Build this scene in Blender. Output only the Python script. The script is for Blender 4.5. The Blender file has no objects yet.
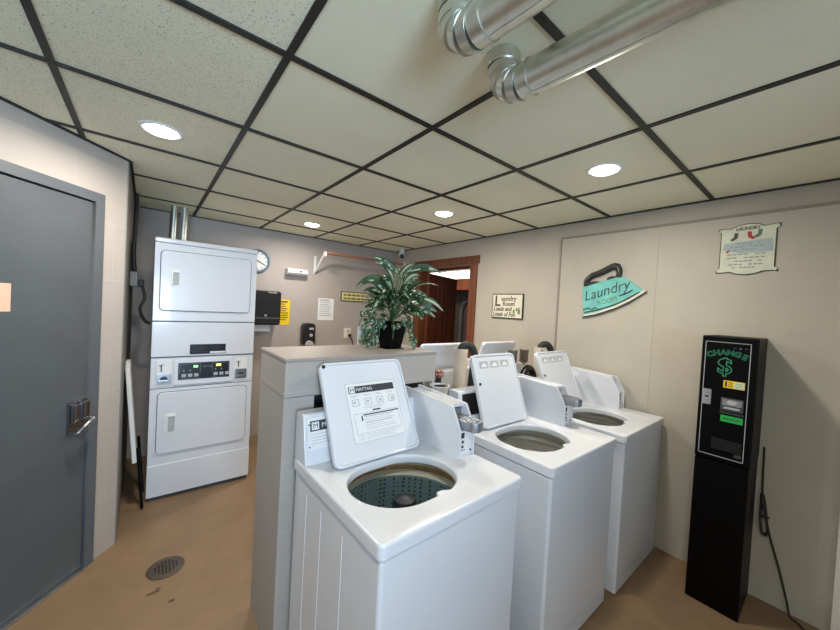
import bpy, bmesh, math, random
from mathutils import Vector, Matrix
random.seed(7)
S = bpy.context.scene
COL = S.collection

# ------------------------------------------------------------------ camera
cam = bpy.data.cameras.new('camera')
cam.sensor_fit = 'HORIZONTAL'; cam.sensor_width = 36.0
cam.lens = 36.0 * 337.28 / 840.0
cam.clip_start = 0.02
cam_o = bpy.data.objects.new('camera', cam); COL.objects.link(cam_o)
_r = Vector((0.77728, -0.62676, 0.05476)); _d = Vector((0.02905, -0.05119, -0.99827)); _f = Vector((0.62848, 0.77753, -0.02158))
cam_o.matrix_world = Matrix(((_r.x, -_d.x, -_f.x, 0.0), (_r.y, -_d.y, -_f.y, 0.0), (_r.z, -_d.z, -_f.z, 1.54), (0, 0, 0, 1)))
S.camera = cam_o

# ------------------------------------------------------------------ world, exposure, daylight
w = bpy.data.worlds.new('world'); S.world = w; w.use_nodes = True
w.node_tree.nodes['Background'].inputs[0].default_value = (0.62, 0.78, 1.0, 1)
w.node_tree.nodes['Background'].inputs[1].default_value = 0.6
S.view_settings.view_transform = 'Standard'
S.view_settings.look = 'None'
S.view_settings.gamma = 1.0
S.view_settings.use_curve_mapping = False
S.view_settings.exposure = 0.66
LIGHT_POWER = 8.6
DAY_POWER = 54.0
dl = bpy.data.lights.new('daylight', 'AREA'); dl.shape = 'RECTANGLE'; dl.size = 1.7; dl.size_y = 1.2
dl.energy = DAY_POWER; dl.color = (0.50, 0.73, 1.0); dl.spread = math.radians(115)
dlo = bpy.data.objects.new('daylight', dl); COL.objects.link(dlo)
dlo.location = (-0.45, -2.4, 1.25); dlo.rotation_euler = (math.radians(108), 0, 0)   # outside the window, shining in (+Y)

CEIL = 2.322
XR = 2.75      # right wall
YB = 4.045     # back wall

# ------------------------------------------------------------------ materials
def lin(c):
    return tuple((x / 12.92 if x <= 0.04045 else ((x + 0.055) / 1.055) ** 2.4) for x in [v / 255.0 for v in c])

def mat(name, rgb, rough=0.5, metal=0.0, var=0.06, scale=12.0, bump=0.0, bscale=200.0, spec=0.5, coat=0.0):
    m = bpy.data.materials.new(name); m.use_nodes = True
    nt = m.node_tree; b = nt.nodes['Principled BSDF']
    c = lin(rgb)
    tc = nt.nodes.new('ShaderNodeTexCoord')
    nz = nt.nodes.new('ShaderNodeTexNoise'); nz.inputs['Scale'].default_value = scale; nz.inputs['Detail'].default_value = 4
    nt.links.new(tc.outputs['Object'], nz.inputs['Vector'])
    rp = nt.nodes.new('ShaderNodeValToRGB')
    rp.color_ramp.elements[0].position = 0.3; rp.color_ramp.elements[1].position = 0.7
    rp.color_ramp.elements[0].color = tuple(x * (1 - var) for x in c) + (1,)
    rp.color_ramp.elements[1].color = tuple(min(1, x * (1 + var)) for x in c) + (1,)
    nt.links.new(nz.outputs['Fac'], rp.inputs['Fac'])
    nt.links.new(rp.outputs['Color'], b.inputs['Base Color'])
    b.inputs['Roughness'].default_value = rough; b.inputs['Metallic'].default_value = metal
    b.inputs['Specular IOR Level'].default_value = spec
    b.inputs['Coat Weight'].default_value = coat
    if bump > 0:
        n2 = nt.nodes.new('ShaderNodeTexNoise'); n2.inputs['Scale'].default_value = bscale; n2.inputs['Detail'].default_value = 3
        nt.links.new(tc.outputs['Object'], n2.inputs['Vector'])
        bp = nt.nodes.new('ShaderNodeBump'); bp.inputs['Strength'].default_value = bump; bp.inputs['Distance'].default_value = 0.004
        nt.links.new(n2.outputs['Fac'], bp.inputs['Height']); nt.links.new(bp.outputs['Normal'], b.inputs['Normal'])
    return m

def emis(name, rgb, strength):
    m = bpy.data.materials.new(name); m.use_nodes = True
    b = m.node_tree.nodes['Principled BSDF']; c = lin(rgb) + (1,)
    b.inputs['Base Color'].default_value = c; b.inputs['Emission Color'].default_value = c
    b.inputs['Emission Strength'].default_value = strength
    return m

def wall_mat(name, rgb, joints=None):
    """painted wall; joints=(width, height) adds faint block joints"""
    m = mat(name, rgb, rough=0.6, var=0.035, scale=3.0, bump=0.25, bscale=90.0, spec=0.3)
    if joints:
        nt = m.node_tree; b = nt.nodes['Principled BSDF']
        geo = nt.nodes.new('ShaderNodeNewGeometry'); sp = nt.nodes.new('ShaderNodeSeparateXYZ')
        nt.links.new(geo.outputs['Position'], sp.inputs[0])
        ad = nt.nodes.new('ShaderNodeMath'); ad.operation = 'ADD'
        nt.links.new(sp.outputs['X'], ad.inputs[0]); nt.links.new(sp.outputs['Y'], ad.inputs[1])
        cb = nt.nodes.new('ShaderNodeCombineXYZ')
        nt.links.new(ad.outputs[0], cb.inputs['X']); nt.links.new(sp.outputs['Z'], cb.inputs['Y'])
        br = nt.nodes.new('ShaderNodeTexBrick')
        br.inputs['Scale'].default_value = 1.0; br.inputs['Brick Width'].default_value = joints[0]; br.inputs['Row Height'].default_value = joints[1]
        br.inputs['Mortar Size'].default_value = 0.004; br.inputs['Mortar Smooth'].default_value = 0.6
        br.inputs['Color1'].default_value = (0, 0, 0, 1); br.inputs['Color2'].default_value = (0, 0, 0, 1); br.inputs['Mortar'].default_value = (1, 1, 1, 1)
        nt.links.new(cb.outputs[0], br.inputs['Vector'])
        mx = nt.nodes.new('ShaderNodeMixRGB'); mx.blend_type = 'MIX'
        sc = nt.nodes.new('ShaderNodeMath'); sc.operation = 'MULTIPLY'; sc.inputs[1].default_value = 0.3
        nt.links.new(br.outputs['Color'], sc.inputs[0]); nt.links.new(sc.outputs[0], mx.inputs['Fac'])
        src = b.inputs['Base Color'].links[0].from_socket
        nt.links.new(src, mx.inputs['Color1'])
        mx.inputs['Color2'].default_value = tuple(min(1, x * 1.35) for x in lin(rgb)) + (1,)
        nt.links.new(mx.outputs[0], b.inputs['Base Color'])
    return m

def ceil_mat():
    m = mat('ceiling_tile', (240, 237, 211), rough=0.9, var=0.05, scale=1.6, bump=0.35, bscale=260.0, spec=0.1)
    nt = m.node_tree; b = nt.nodes['Principled BSDF']
    tc = nt.nodes.new('ShaderNodeTexCoord')
    v = nt.nodes.new('ShaderNodeTexNoise'); v.inputs['Scale'].default_value = 200; v.inputs['Detail'].default_value = 2
    nt.links.new(tc.outputs['Object'], v.inputs['Vector'])
    r = nt.nodes.new('ShaderNodeValToRGB'); r.color_ramp.elements[0].position = 0.61; r.color_ramp.elements[1].position = 0.65
    nt.links.new(v.outputs['Fac'], r.inputs['Fac'])
    # only the older tiles near the door side are pierced
    sp = nt.nodes.new('ShaderNodeSeparateXYZ'); nt.links.new(tc.outputs['Object'], sp.inputs[0])
    lt = nt.nodes.new('ShaderNodeMath'); lt.operation = 'LESS_THAN'; lt.inputs[1].default_value = 0.326
    nt.links.new(sp.outputs['X'], lt.inputs[0])
    mu = nt.nodes.new('ShaderNodeMath'); mu.operation = 'MULTIPLY'
    nt.links.new(r.outputs['Color'], mu.inputs[0]); nt.links.new(lt.outputs[0], mu.inputs[1])
    m2 = nt.nodes.new('ShaderNodeMath'); m2.operation = 'MULTIPLY'; m2.inputs[1].default_value = 0.5
    nt.links.new(mu.outputs[0], m2.inputs[0])
    mx = nt.nodes.new('ShaderNodeMixRGB'); nt.links.new(m2.outputs[0], mx.inputs['Fac'])
    nt.links.new(b.inputs['Base Color'].links[0].from_socket, mx.inputs['Color1'])
    mx.inputs['Color2'].default_value = lin((95, 96, 85)) + (1,)
    nt.links.new(mx.outputs[0], b.inputs['Base Color'])
    return m

def floor_mat():
    m = mat('floor_paint', (137, 111, 84), rough=0.5, var=0.10, scale=5.0, bump=0.15, bscale=60.0, spec=0.35)
    nt = m.node_tree; b = nt.nodes['Principled BSDF']
    tc = nt.nodes.new('ShaderNodeTexCoord')
    n = nt.nodes.new('ShaderNodeTexNoise'); n.inputs['Scale'].default_value = 1.7; n.inputs['Detail'].default_value = 8; n.inputs['Roughness'].default_value = 0.7
    nt.links.new(tc.outputs['Object'], n.inputs['Vector'])
    r = nt.nodes.new('ShaderNodeValToRGB'); r.color_ramp.elements[0].position = 0.55; r.color_ramp.elements[1].position = 0.8
    r.color_ramp.elements[1].color = (0.6, 0.6, 0.6, 1)
    nt.links.new(n.outputs['Fac'], r.inputs['Fac'])
    mx = nt.nodes.new('ShaderNodeMixRGB'); nt.links.new(r.outputs['Color'], mx.inputs['Fac'])
    nt.links.new(b.inputs['Base Color'].links[0].from_socket, mx.inputs['Color1'])
    mx.inputs['Color2'].default_value = lin((116, 88, 62)) + (1,)
    # fine dark grit
    g = nt.nodes.new('ShaderNodeTexNoise'); g.inputs['Scale'].default_value = 22; g.inputs['Detail'].default_value = 6
    nt.links.new(tc.outputs['Object'], g.inputs['Vector'])
    r2 = nt.nodes.new('ShaderNodeValToRGB'); r2.color_ramp.elements[0].position = 0.70; r2.color_ramp.elements[1].position = 0.76
    r2.color_ramp.elements[1].color = (0.7, 0.7, 0.7, 1)
    nt.links.new(g.outputs['Fac'], r2.inputs['Fac'])
    mx2 = nt.nodes.new('ShaderNodeMixRGB'); nt.links.new(r2.outputs['Color'], mx2.inputs['Fac'])
    nt.links.new(mx.outputs[0], mx2.inputs['Color1']); mx2.inputs['Color2'].default_value = lin((98, 72, 50)) + (1,)
    nt.links.new(mx2.outputs[0], b.inputs['Base Color'])
    return m

def wood_mat(name, rgb, dark, scale=(30, 30, 2)):
    m = mat(name, rgb, rough=0.4, var=0.12, scale=8)
    nt = m.node_tree; b = nt.nodes['Principled BSDF']
    tc = nt.nodes.new('ShaderNodeTexCoord'); mp = nt.nodes.new('ShaderNodeMapping'); mp.inputs['Scale'].default_value = scale
    nt.links.new(tc.outputs['Object'], mp.inputs[0])
    n = nt.nodes.new('ShaderNodeTexNoise'); n.inputs['Scale'].default_value = 1.0; n.inputs['Detail'].default_value = 6; n.inputs['Distortion'].default_value = 0.5
    nt.links.new(mp.outputs[0], n.inputs['Vector'])
    r = nt.nodes.new('ShaderNodeValToRGB'); r.color_ramp.elements[0].position = 0.35; r.color_ramp.elements[1].position = 0.65
    r.color_ramp.elements[0].color = lin(dark) + (1,); r.color_ramp.elements[1].color = lin(rgb) + (1,)
    nt.links.new(n.outputs['Fac'], r.inputs['Fac']); nt.links.new(r.outputs['Color'], b.inputs['Base Color'])
    return m

def dots_mat(name, rgb, dot, scale=55, thr=0.22):
    m = mat(name, rgb, rough=0.45, var=0.05)
    nt = m.node_tree; b = nt.nodes['Principled BSDF']
    tc = nt.nodes.new('ShaderNodeTexCoord')
    v = nt.nodes.new('ShaderNodeTexVoronoi'); v.inputs['Scale'].default_value = scale; v.inputs['Randomness'].default_value = 0.15
    nt.links.new(tc.outputs['Object'], v.inputs['Vector'])
    lt = nt.nodes.new('ShaderNodeMath'); lt.operation = 'LESS_THAN'; lt.inputs[1].default_value = thr
    nt.links.new(v.outputs['Distance'], lt.inputs[0])
    mx = nt.nodes.new('ShaderNodeMixRGB'); nt.links.new(lt.outputs[0], mx.inputs['Fac'])
    nt.links.new(b.inputs['Base Color'].links[0].from_socket, mx.inputs['Color1']); mx.inputs['Color2'].default_value = lin(dot) + (1,)
    nt.links.new(mx.outputs[0], b.inputs['Base Color'])
    return m

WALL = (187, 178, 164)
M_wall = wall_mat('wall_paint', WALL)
M_wall_shade = wall_mat('alcove_wall_shade', (128, 124, 119))
M_panel = wall_mat('wall_panel_paint', (188, 181, 166))
M_block = wall_mat('painted_block', (184, 175, 166), joints=(0.62, 0.32))
M_pier = wall_mat('painted_partition', (170, 163, 156), joints=(0.9, 0.29))
M_ceil = ceil_mat(); M_floor = floor_mat()
M_grid = mat('grid_black', (30, 30, 29), rough=0.5)
M_white = mat('white_enamel', (217, 219, 224), rough=0.22, var=0.015, scale=4, coat=0.3)
M_white2 = mat('white_plastic', (228, 228, 226), rough=0.35, var=0.02)
M_seam = mat('seam_grey', (140, 142, 146), rough=0.6)
M_groove = mat('groove_dark', (92, 93, 97), rough=0.6)
M_alu = mat('aluminium', (214, 215, 206), rough=0.36, metal=1.0, var=0.08, scale=30, bump=0.12, bscale=40)
M_galv = mat('galvanised', (198, 200, 204), rough=0.32, metal=1.0, var=0.1, scale=25)
M_chrome = mat('chrome', (150, 153, 158), rough=0.25, metal=1.0, var=0.03)
M_slide = mat('slide_metal', (158, 161, 166), rough=0.42, metal=0.85, var=0.08, scale=60)
M_black = mat('black_plastic', (16, 16, 18), rough=0.3, var=0.1)
M_blackm = mat('black_metal', (4, 4, 5), rough=0.45, var=0.1, spec=0.12)
M_rubber = mat('dark_rubber', (42, 41, 40), rough=0.6)
M_dgrey = mat('dark_grey', (62, 64, 68), rough=0.5)
M_mgrey = mat('mid_grey', (128, 130, 132), rough=0.5)
M_lgrey = mat('light_grey_ink', (172, 174, 176), rough=0.6)
M_ink = mat('ink', (52, 54, 58), rough=0.7)
M_door = mat('door_paint', (86, 91, 95), rough=0.38, var=0.05, scale=6, bump=0.15, bscale=45)
M_doorgap = mat('door_gap', (18, 19, 24), rough=0.7)
M_frame = mat('door_frame_paint', (93, 98, 103), rough=0.4, var=0.05, scale=6)
M_paper = mat('paper_white', (226, 226, 226), rough=0.8, var=0.01)
M_cream = mat('sign_cream', (226, 219, 198), rough=0.7, var=0.04)
M_yellow = mat('paper_yellow', (246, 203, 20), rough=0.7, var=0.02)
M_palegold = mat('sign_pale_yellow', (214, 203, 140), rough=0.7, var=0.08, scale=40)
M_pink = mat('paper_pink', (240, 190, 165), rough=0.8, var=0.02)
M_wood = wood_mat('brown_wood', (128, 72, 42), (88, 46, 26))
M_wood_d = wood_mat('brown_door_wood', (122, 62, 36), (82, 38, 22), (26, 26, 1.5))
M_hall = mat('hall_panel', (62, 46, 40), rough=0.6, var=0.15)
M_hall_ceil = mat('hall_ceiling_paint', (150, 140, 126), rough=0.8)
M_rod = mat('rod_wood', (172, 108, 84), rough=0.5, var=0.1, scale=20)
M_lens = emis('downlight_lens', (255, 250, 238), 14.0)
M_hlens = emis('hall_light_lens', (255, 244, 224), 3.2)
M_led_g = emis('green_led', (120, 235, 120), 1.6)
M_led_y = emis('amber_led', (230, 215, 110), 1.4)
M_green = mat('change_green', (48, 140, 104), rough=0.5, var=0.05)
M_glabel = mat('green_label', (28, 172, 74), rough=0.5, var=0.05)
M_teal = mat('iron_teal', (118, 196, 186), rough=0.6, var=0.16, scale=14)
M_dkwood = mat('iron_dark', (48, 46, 44), rough=0.6, var=0.2, scale=30)
M_rust = mat('rust_brown', (206, 156, 98), rough=0.6, var=0.3, scale=25)
M_tubcream = mat('tub_enamel', (236, 229, 208), rough=0.35, var=0.06)
M_basket = dots_mat('basket_dark', (112, 138, 144), (50, 62, 68), 52, 0.30)
M_agit = mat('agitator_dark', (26, 33, 38), rough=0.5)
M_basketw = mat('basket_grey', (198, 196, 188), rough=0.35, var=0.08)
M_agitw = mat('agitator_grey', (120, 122, 122), rough=0.4)
M_leaf = mat('leaf_green', (48, 74, 46), rough=0.42, var=0.35, scale=22)
M_leafp = mat('leaf_pale', (164, 182, 150), rough=0.45, var=0.25, scale=30)
M_stem = mat('stem_green', (76, 104, 62), rough=0.6, var=0.15)
M_soil = mat('soil', (48, 38, 30), rough=0.95, var=0.3, scale=60)
M_brown = mat('brown_stain', (96, 72, 52), rough=0.9, var=0.3, scale=60)
M_red = mat('sock_red', (178, 60, 52), rough=0.7)
M_sage = mat('sign_sage', (212, 214, 192), rough=0.7, var=0.06, scale=18)
M_bluegrey = mat('sign_blue_grey', (172, 184, 186), rough=0.7, var=0.05)
M_clockrim = mat('clock_rim_blue', (112, 130, 146), rough=0.4)
M_iron = mat('drain_iron', (98, 88, 78), rough=0.45, metal=0.7, var=0.15, scale=50)
M_hole = mat('drain_hole', (10, 10, 10), rough=0.9)
M_pvc = mat('pvc_pipe', (222, 212, 196), rough=0.4, var=0.03)
M_smoke = mat('smoked_metal', (112, 102, 92), rough=0.3, metal=0.6, var=0.15, scale=20)
M_ledge_gap = mat('dark_ledge_and_gap', (58, 57, 56), rough=0.7, var=0.15)

# ------------------------------------------------------------------ mesh builder
class MB:
    def __init__(s): s.bm = bmesh.new()
    def merge(s, b, mi=0, M=None):
        b.normal_update()
        vm = {}
        for v in b.verts: vm[v] = s.bm.verts.new(M @ v.co if M else v.co)
        for f in b.faces:
            try:
                nf = s.bm.faces.new([vm[v] for v in f.verts]); nf.material_index = mi if mi is not None else f.material_index
            except ValueError: pass
        b.free(); return s
    def box(s, x0, x1, y0, y1, z0, z1, bev=0.0, mi=0, seg=2, M=None):
        b = bmesh.new(); bmesh.ops.create_cube(b, size=1)
        for v in b.verts:
            v.co = Vector(((x0 + x1) / 2 + v.co.x * (x1 - x0), (y0 + y1) / 2 + v.co.y * (y1 - y0), (z0 + z1) / 2 + v.co.z * (z1 - z0)))
        if bev > 0: bmesh.ops.bevel(b, geom=b.edges[:], offset=bev, segments=seg, affect='EDGES', profile=0.5)
        return s.merge(b, mi, M)
    def prism(s, pts, axis, a0, a1, bev=0.0, mi=0, M=None, seg=2):
        """pts 2D; axis x: (y,z)  y: (x,z)  z: (x,y)"""
        b = bmesh.new()
        def P(p, a):
            return {'x': Vector((a, p[0], p[1])), 'y': Vector((p[0], a, p[1])), 'z': Vector((p[0], p[1], a))}[axis]
        A = [b.verts.new(P(p, a0)) for p in pts]; B = [b.verts.new(P(p, a1)) for p in pts]
        n = len(pts)
        b.faces.new(A); b.faces.new(B[::-1])
        for i in range(n): b.faces.new((A[i], B[i], B[(i + 1) % n], A[(i + 1) % n]))
        bmesh.ops.recalc_face_normals(b, faces=b.faces[:])
        if bev > 0:
            ed = [e for e in b.edges if len(e.link_faces) == 2 and e.calc_face_angle(0) > 0.5]
            bmesh.ops.bevel(b, geom=ed, offset=bev, segments=seg, affect='EDGES', profile=0.5)
        return s.merge(b, mi, M)
    def cyl(s, p0, p1, r0, r1=None, seg=24, mi=0, cap=True):
        p0 = Vector(p0); p1 = Vector(p1); r1 = r0 if r1 is None else r1
        q = (p1 - p0).to_track_quat('Z', 'Y').to_matrix()
        b = bmesh.new(); A = []; B = []
        for i in range(seg):
            t = 2 * math.pi * i / seg; d = q @ Vector((math.cos(t), math.sin(t), 0))
            A.append(b.verts.new(p0 + d * r0)); B.append(b.verts.new(p1 + d * r1))
        for i in range(seg): b.faces.new((A[i], A[(i + 1) % seg], B[(i + 1) % seg], B[i]))
        if cap: b.faces.new(A[::-1]); b.faces.new(B)
        return s.merge(b, mi)
    def lathe(s, prof, c=(0, 0, 0), seg=32, mi=0, axis=(0, 0, 1), ell=1.0):
        c = Vector(c); q = Vector(axis).to_track_quat('Z', 'Y').to_matrix()
        b = bmesh.new(); rings = []
        for (r, z) in prof:
            if r < 1e-6: rings.append([b.verts.new(c + q @ Vector((0, 0, z)))])
            else: rings.append([b.verts.new(c + q @ Vector((r * math.cos(2 * math.pi * i / seg), ell * r * math.sin(2 * math.pi * i / seg), z))) for i in range(seg)])
        for k in range(len(rings) - 1):
            A, B = rings[k], rings[k + 1]
            for i in range(seg):
                j = (i + 1) % seg
                if len(A) == 1 and len(B) == 1: continue
                if len(A) == 1: b.faces.new((A[0], B[j], B[i]))
                elif len(B) == 1: b.faces.new((A[i], A[j], B[0]))
                else: b.faces.new((A[i], A[j], B[j], B[i]))
        return s.merge(b, mi)
    def tube(s, pts, r, seg=10, mi=0, cap=True, closed=False, smooth=0):
        P = [Vector(p) for p in pts]
        if smooth:
            Q = []
            n = len(P)
            rng = range(n if closed else n - 1)
            for i in rng:
                a, b_, c_, d_ = (P[(i - 1) % n] if closed or i > 0 else P[0]), P[i], P[(i + 1) % n], (P[(i + 2) % n] if closed or i + 2 < n else P[-1])
                for k in range(smooth):
                    t = k / smooth
                    Q.append(0.5 * ((2 * b_) + (c_ - a) * t + (2 * a - 5 * b_ + 4 * c_ - d_) * t * t + (3 * b_ - a - 3 * c_ + d_) * t ** 3))
            if not closed: Q.append(P[-1])
            P = Q
        b = bmesh.new(); rings = []; n = len(P)
        rr = r if isinstance(r, (list, tuple)) else None
        up = Vector((0, 0, 1)); prev = None
        for i in range(n):
            if closed: t = P[(i + 1) % n] - P[(i - 1) % n]
            else: t = P[min(i + 1, n - 1)] - P[max(i - 1, 0)]
            t.normalize()
            if prev is None:
                a = up if abs(t.dot(up)) < 0.9 else Vector((1, 0, 0))
                u = t.cross(a).normalized()
            else:
                u = (prev - t * prev.dot(t)).normalized()
            prev = u; v = t.cross(u)
            R = rr[i * (len(rr) - 1) // max(1, n - 1)] if rr else r
            rings.append([b.verts.new(P[i] + (u * math.cos(2 * math.pi * k / seg) + v * math.sin(2 * math.pi * k / seg)) * R) for k in range(seg)])
        for i in range(n if closed else n - 1):
            A, B = rings[i], rings[(i + 1) % n]
            for k in range(seg): b.faces.new((A[k], A[(k + 1) % seg], B[(k + 1) % seg], B[k]))
        if cap and not closed: b.faces.new(rings[0][::-1]); b.faces.new(rings[-1])
        return s.merge(b, mi)
    def text(s, body, size, origin, right, up, mi=0, depth=0.001, align='LEFT', shear=0.0, bold=0.0, sx=1.0):
        cu = bpy.data.curves.new('lettering', 'FONT'); cu.body = body; cu.size = size; cu.align_x = align
        cu.extrude = depth; cu.shear = shear; cu.offset = bold; cu.resolution_u = 3
        o = bpy.data.objects.new('lettering', cu); COL.objects.link(o)
        dg = bpy.context.evaluated_depsgraph_get()
        me = bpy.data.meshes.new_from_object(o.evaluated_get(dg))
        bpy.data.objects.remove(o); bpy.data.curves.remove(cu)
        b = bmesh.new(); b.from_mesh(me); bpy.data.meshes.remove(me)
        R = Vector(right).normalized(); U = Vector(up).normalized(); N = R.cross(U); O = Vector(origin)
        for v in b.verts: v.co = O + R * v.co.x * sx + U * v.co.y + N * v.co.z
        return s.merge(b, mi)
    def build(s, name, mats, parent=None, loc=None, smooth=True, ang=38):
        bm = s.bm
        bmesh.ops.remove_doubles(bm, verts=bm.verts[:], dist=1e-6)
        if smooth:
            for f in bm.faces: f.smooth = True
            for e in bm.edges:
                if len(e.link_faces) == 2 and e.calc_face_angle(0) > math.radians(ang): e.smooth = False
        me = bpy.data.meshes.new(name); bm.to_mesh(me); bm.free()
        for m in (mats if isinstance(mats, (list, tuple)) else [mats]): me.materials.append(m)
        o = bpy.data.objects.new(name, me); COL.objects.link(o)
        if smooth:
            wn_ = o.modifiers.new('weighted_normal', 'WEIGHTED_NORMAL'); wn_.keep_sharp = True; wn_.weight = 80
        if parent: o.parent = parent
        if loc: o.location = loc
        return o

def rrect(x0, x1, y0, y1, r, n=5):
    pts = []
    for (cx, cy, a) in ((x1 - r, y1 - r, 0), (x0 + r, y1 - r, 90), (x0 + r, y0 + r, 180), (x1 - r, y0 + r, 270)):
        for k in range(n + 1):
            t = math.radians(a + 90 * k / n); pts.append((cx + r * math.cos(t), cy + r * math.sin(t)))
    return pts

def empty(name, loc=(0, 0, 0), rz=0.0):
    o = bpy.data.objects.new(name, None); COL.objects.link(o); o.location = loc; o.rotation_euler = (0, 0, rz); o.empty_display_size = 0.1
    return o
def tag(o, label, cat, group=None):
    o['label'] = label; o['category'] = cat
    if group: o['group'] = group
    return o
def struct(o, label=None):
    o['kind'] = 'structure'
    if label: o['label'] = label
    return o

# ================================================================== ROOM SHELL
fl = struct(MB().box(-2.6, 6.4, -2.2, 7.2, -0.1, 0.0).build('floor', M_floor, smooth=False))
m = MB()
for (x, y, sx, sy) in ((0.066, 2.136, 0.034, 0.012), (0.138, 2.03, 0.016, 0.010), (0.085, 2.155, 0.014, 0.008)):
    pts = [(x + sx * math.cos(t) * random.uniform(.6, 1.2), y + sy * math.sin(t) * random.uniform(.6, 1.2)) for t in [k * math.pi / 7 for k in range(14)]]
    m.prism(pts, 'z', 0.0002, 0.0012)
st = m.build('floor_stain', M_brown, fl)

# main ceiling + black grid
ce = struct(MB().box(-2.6, XR + 0.12, -2.2, YB + 0.12, CEIL, CEIL + 0.08).build('ceiling', M_ceil, smooth=False))
g = MB(); W2 = 0.0115
for k in range(-6, 4):
    x = 0.936 + 0.61 * k
    if -2.5 < x < XR: g.box(x - W2, x + W2, -2.0, YB, CEIL - 0.006, CEIL + 0.001)
for k in range(-5, 5):
    y = 1.141 + 0.61 * k
    if -2.0 < y < YB: g.box(-2.4, XR, y - W2, y + W2, CEIL - 0.0065, CEIL + 0.001)
# perimeter angle
g.box(XR - 0.016, XR, -2.0, YB, CEIL - 0.008, CEIL + 0.001); g.box(-0.11, XR, YB - 0.016, YB, CEIL - 0.008, CEIL + 0.001)
g.box(-0.115, -0.095, 2.70, YB, CEIL - 0.008, CEIL + 0.001)
struct(g.build('ceiling_grid', M_grid, ce, smooth=False))

struct(MB().box(-0.25, XR + 0.12, YB, YB + 0.12, 0, CEIL + 0.05).build('wall_back', wall_mat('back_wall_paint', (172, 163, 156)), smooth=False))
# right wall with the brown doorway
DY0, DY1, DZ = 2.545, 3.43, 2.045
m = MB().box(XR, XR + 0.12, -2.12, DY0, 0, CEIL + 0.05).box(XR, XR + 0.12, DY1, YB, 0, CEIL + 0.05).box(XR, XR + 0.12, DY0, DY1, DZ, CEIL + 0.05)
struct(m.build('wall_right', M_wall, smooth=False))
# raised panel sheets on the right wall, edged by a thin strip
m = MB()
m.box(XR - 0.012, XR, 0.8045, 1.512, 0.0, 2.190).box(XR - 0.012, XR, -0.06, 0.8035, 0.0, 2.190)
tp = struct(m.build('trim_1', M_panel, smooth=False), 'wall panel sheets with a thin edge strip on the right wall')
m = MB().box(XR - 0.018, XR, -0.06, 1.518, 2.188, 2.204, 0.003).box(XR - 0.018, XR, 1.508, 1.522, 0.0, 2.190, 0.003)
struct(m.build('trim_2', wall_mat('trim_paint', (150, 141, 129)), tp))
struct(MB().box(XR - 0.05, XR, -2.0, -0.055, 0, CEIL).build('trim_3', wall_mat('pilaster_lit_paint', (222, 216, 208)), smooth=False), 'wall return at the right edge, its stronger light painted in')  # ordinary wall made paler, standing in for stronger light on it
# alcove wall on the left, the alcove's shade put into its grey
struct(MB().box(-0.25, -0.11, 2.70, YB, 0, CEIL + 0.05).build('wall_alcove', M_wall_shade, smooth=False))

# diagonal wall with the grey steel door (local x runs from the corner down-left, local y is behind the wall)
P0 = Vector((-0.115, 2.70, 0)); DD = Vector((-0.651, -0.759, 0)).normalized()
wl = empty('wall_left', P0, math.atan2(DD.y, DD.x)); struct(wl)
# local +y = rotate(DD,+90deg) ; the room lies on the +y side when DD points down-left
S0, S1, FZ = 0.145, 1.20, 2.066
m = MB().box(0.0, S0 + 0.03, -0.14, 0, 0, CEIL + 0.05).box(S1 - 0.03, 2.25, -0.14, 0, 0, CEIL + 0.05).box(S0 + 0.03, S1 - 0.03, -0.14, 0, FZ - 0.03, CEIL + 0.05)
struct(m.build('wall_diagonal', M_block, wl, smooth=False))
m = MB().box(0.0, 2.25, 0, 0.016, CEIL - 0.008, CEIL + 0.001)
struct(m.build('ceiling_angle', M_grid, wl, smooth=False))
d1 = empty('door_1', (0, 0, 0)); d1.location = P0; d1.rotation_euler = (0, 0, math.atan2(DD.y, DD.x)); struct(d1, 'grey steel door in the slanted wall with a chrome latch')
m = MB()
m.box(S0, S0 + 0.05, -0.13, 0.014, 0, FZ).box(S1 - 0.05, S1, -0.13, 0.014, 0, FZ).box(S0 + 0.05, S1 - 0.05, -0.13, 0.014, FZ - 0.05, FZ)
m.build('door_frame', M_frame, d1)
MB().box(S0 + 0.045, S1 - 0.045, -0.075, -0.02, 0.0, FZ - 0.045).build('door_stop', M_doorgap, d1)
MB().box(S0 + 0.057, S1 - 0.057, -0.045, 0.003, 0.012, FZ - 0.058, 0.003).build('door_leaf', M_door, d1)
MB().box(S0 + 0.05, S1 - 0.05, -0.03, 0.03, 0.0, 0.010, 0.003).build('threshold', M_galv, d1)
h = MB().box(0.205, 0.302, 0.0, 0.016, 0.785, 0.952, 0.006).box(0.212, 0.262, 0.016, 0.045, 0.845, 0.948, 0.012).box(0.262, 0.300, 0.016, 0.036, 0.84, 0.940, 0.010).build('latch_plate', M_chrome, d1)
m = MB(); m.tube([(0.212, 0.05, 0.846), (0.235, 0.062, 0.836), (0.265, 0.064, 0.818), (0.288, 0.060, 0.798), (0.296, 0.046, 0.785)], 0.013, 12, smooth=5)
m.build('lever_handle', M_chrome, h)
pp = MB().box(0.548, 0.70, 0.0035, 0.0045, 1.425, 1.548).build('paper_notice', M_pink)
pp.location = P0; pp.rotation_euler = d1.rotation_euler; tag(pp, 'pink paper sheet taped on the grey steel door', 'paper')

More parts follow.
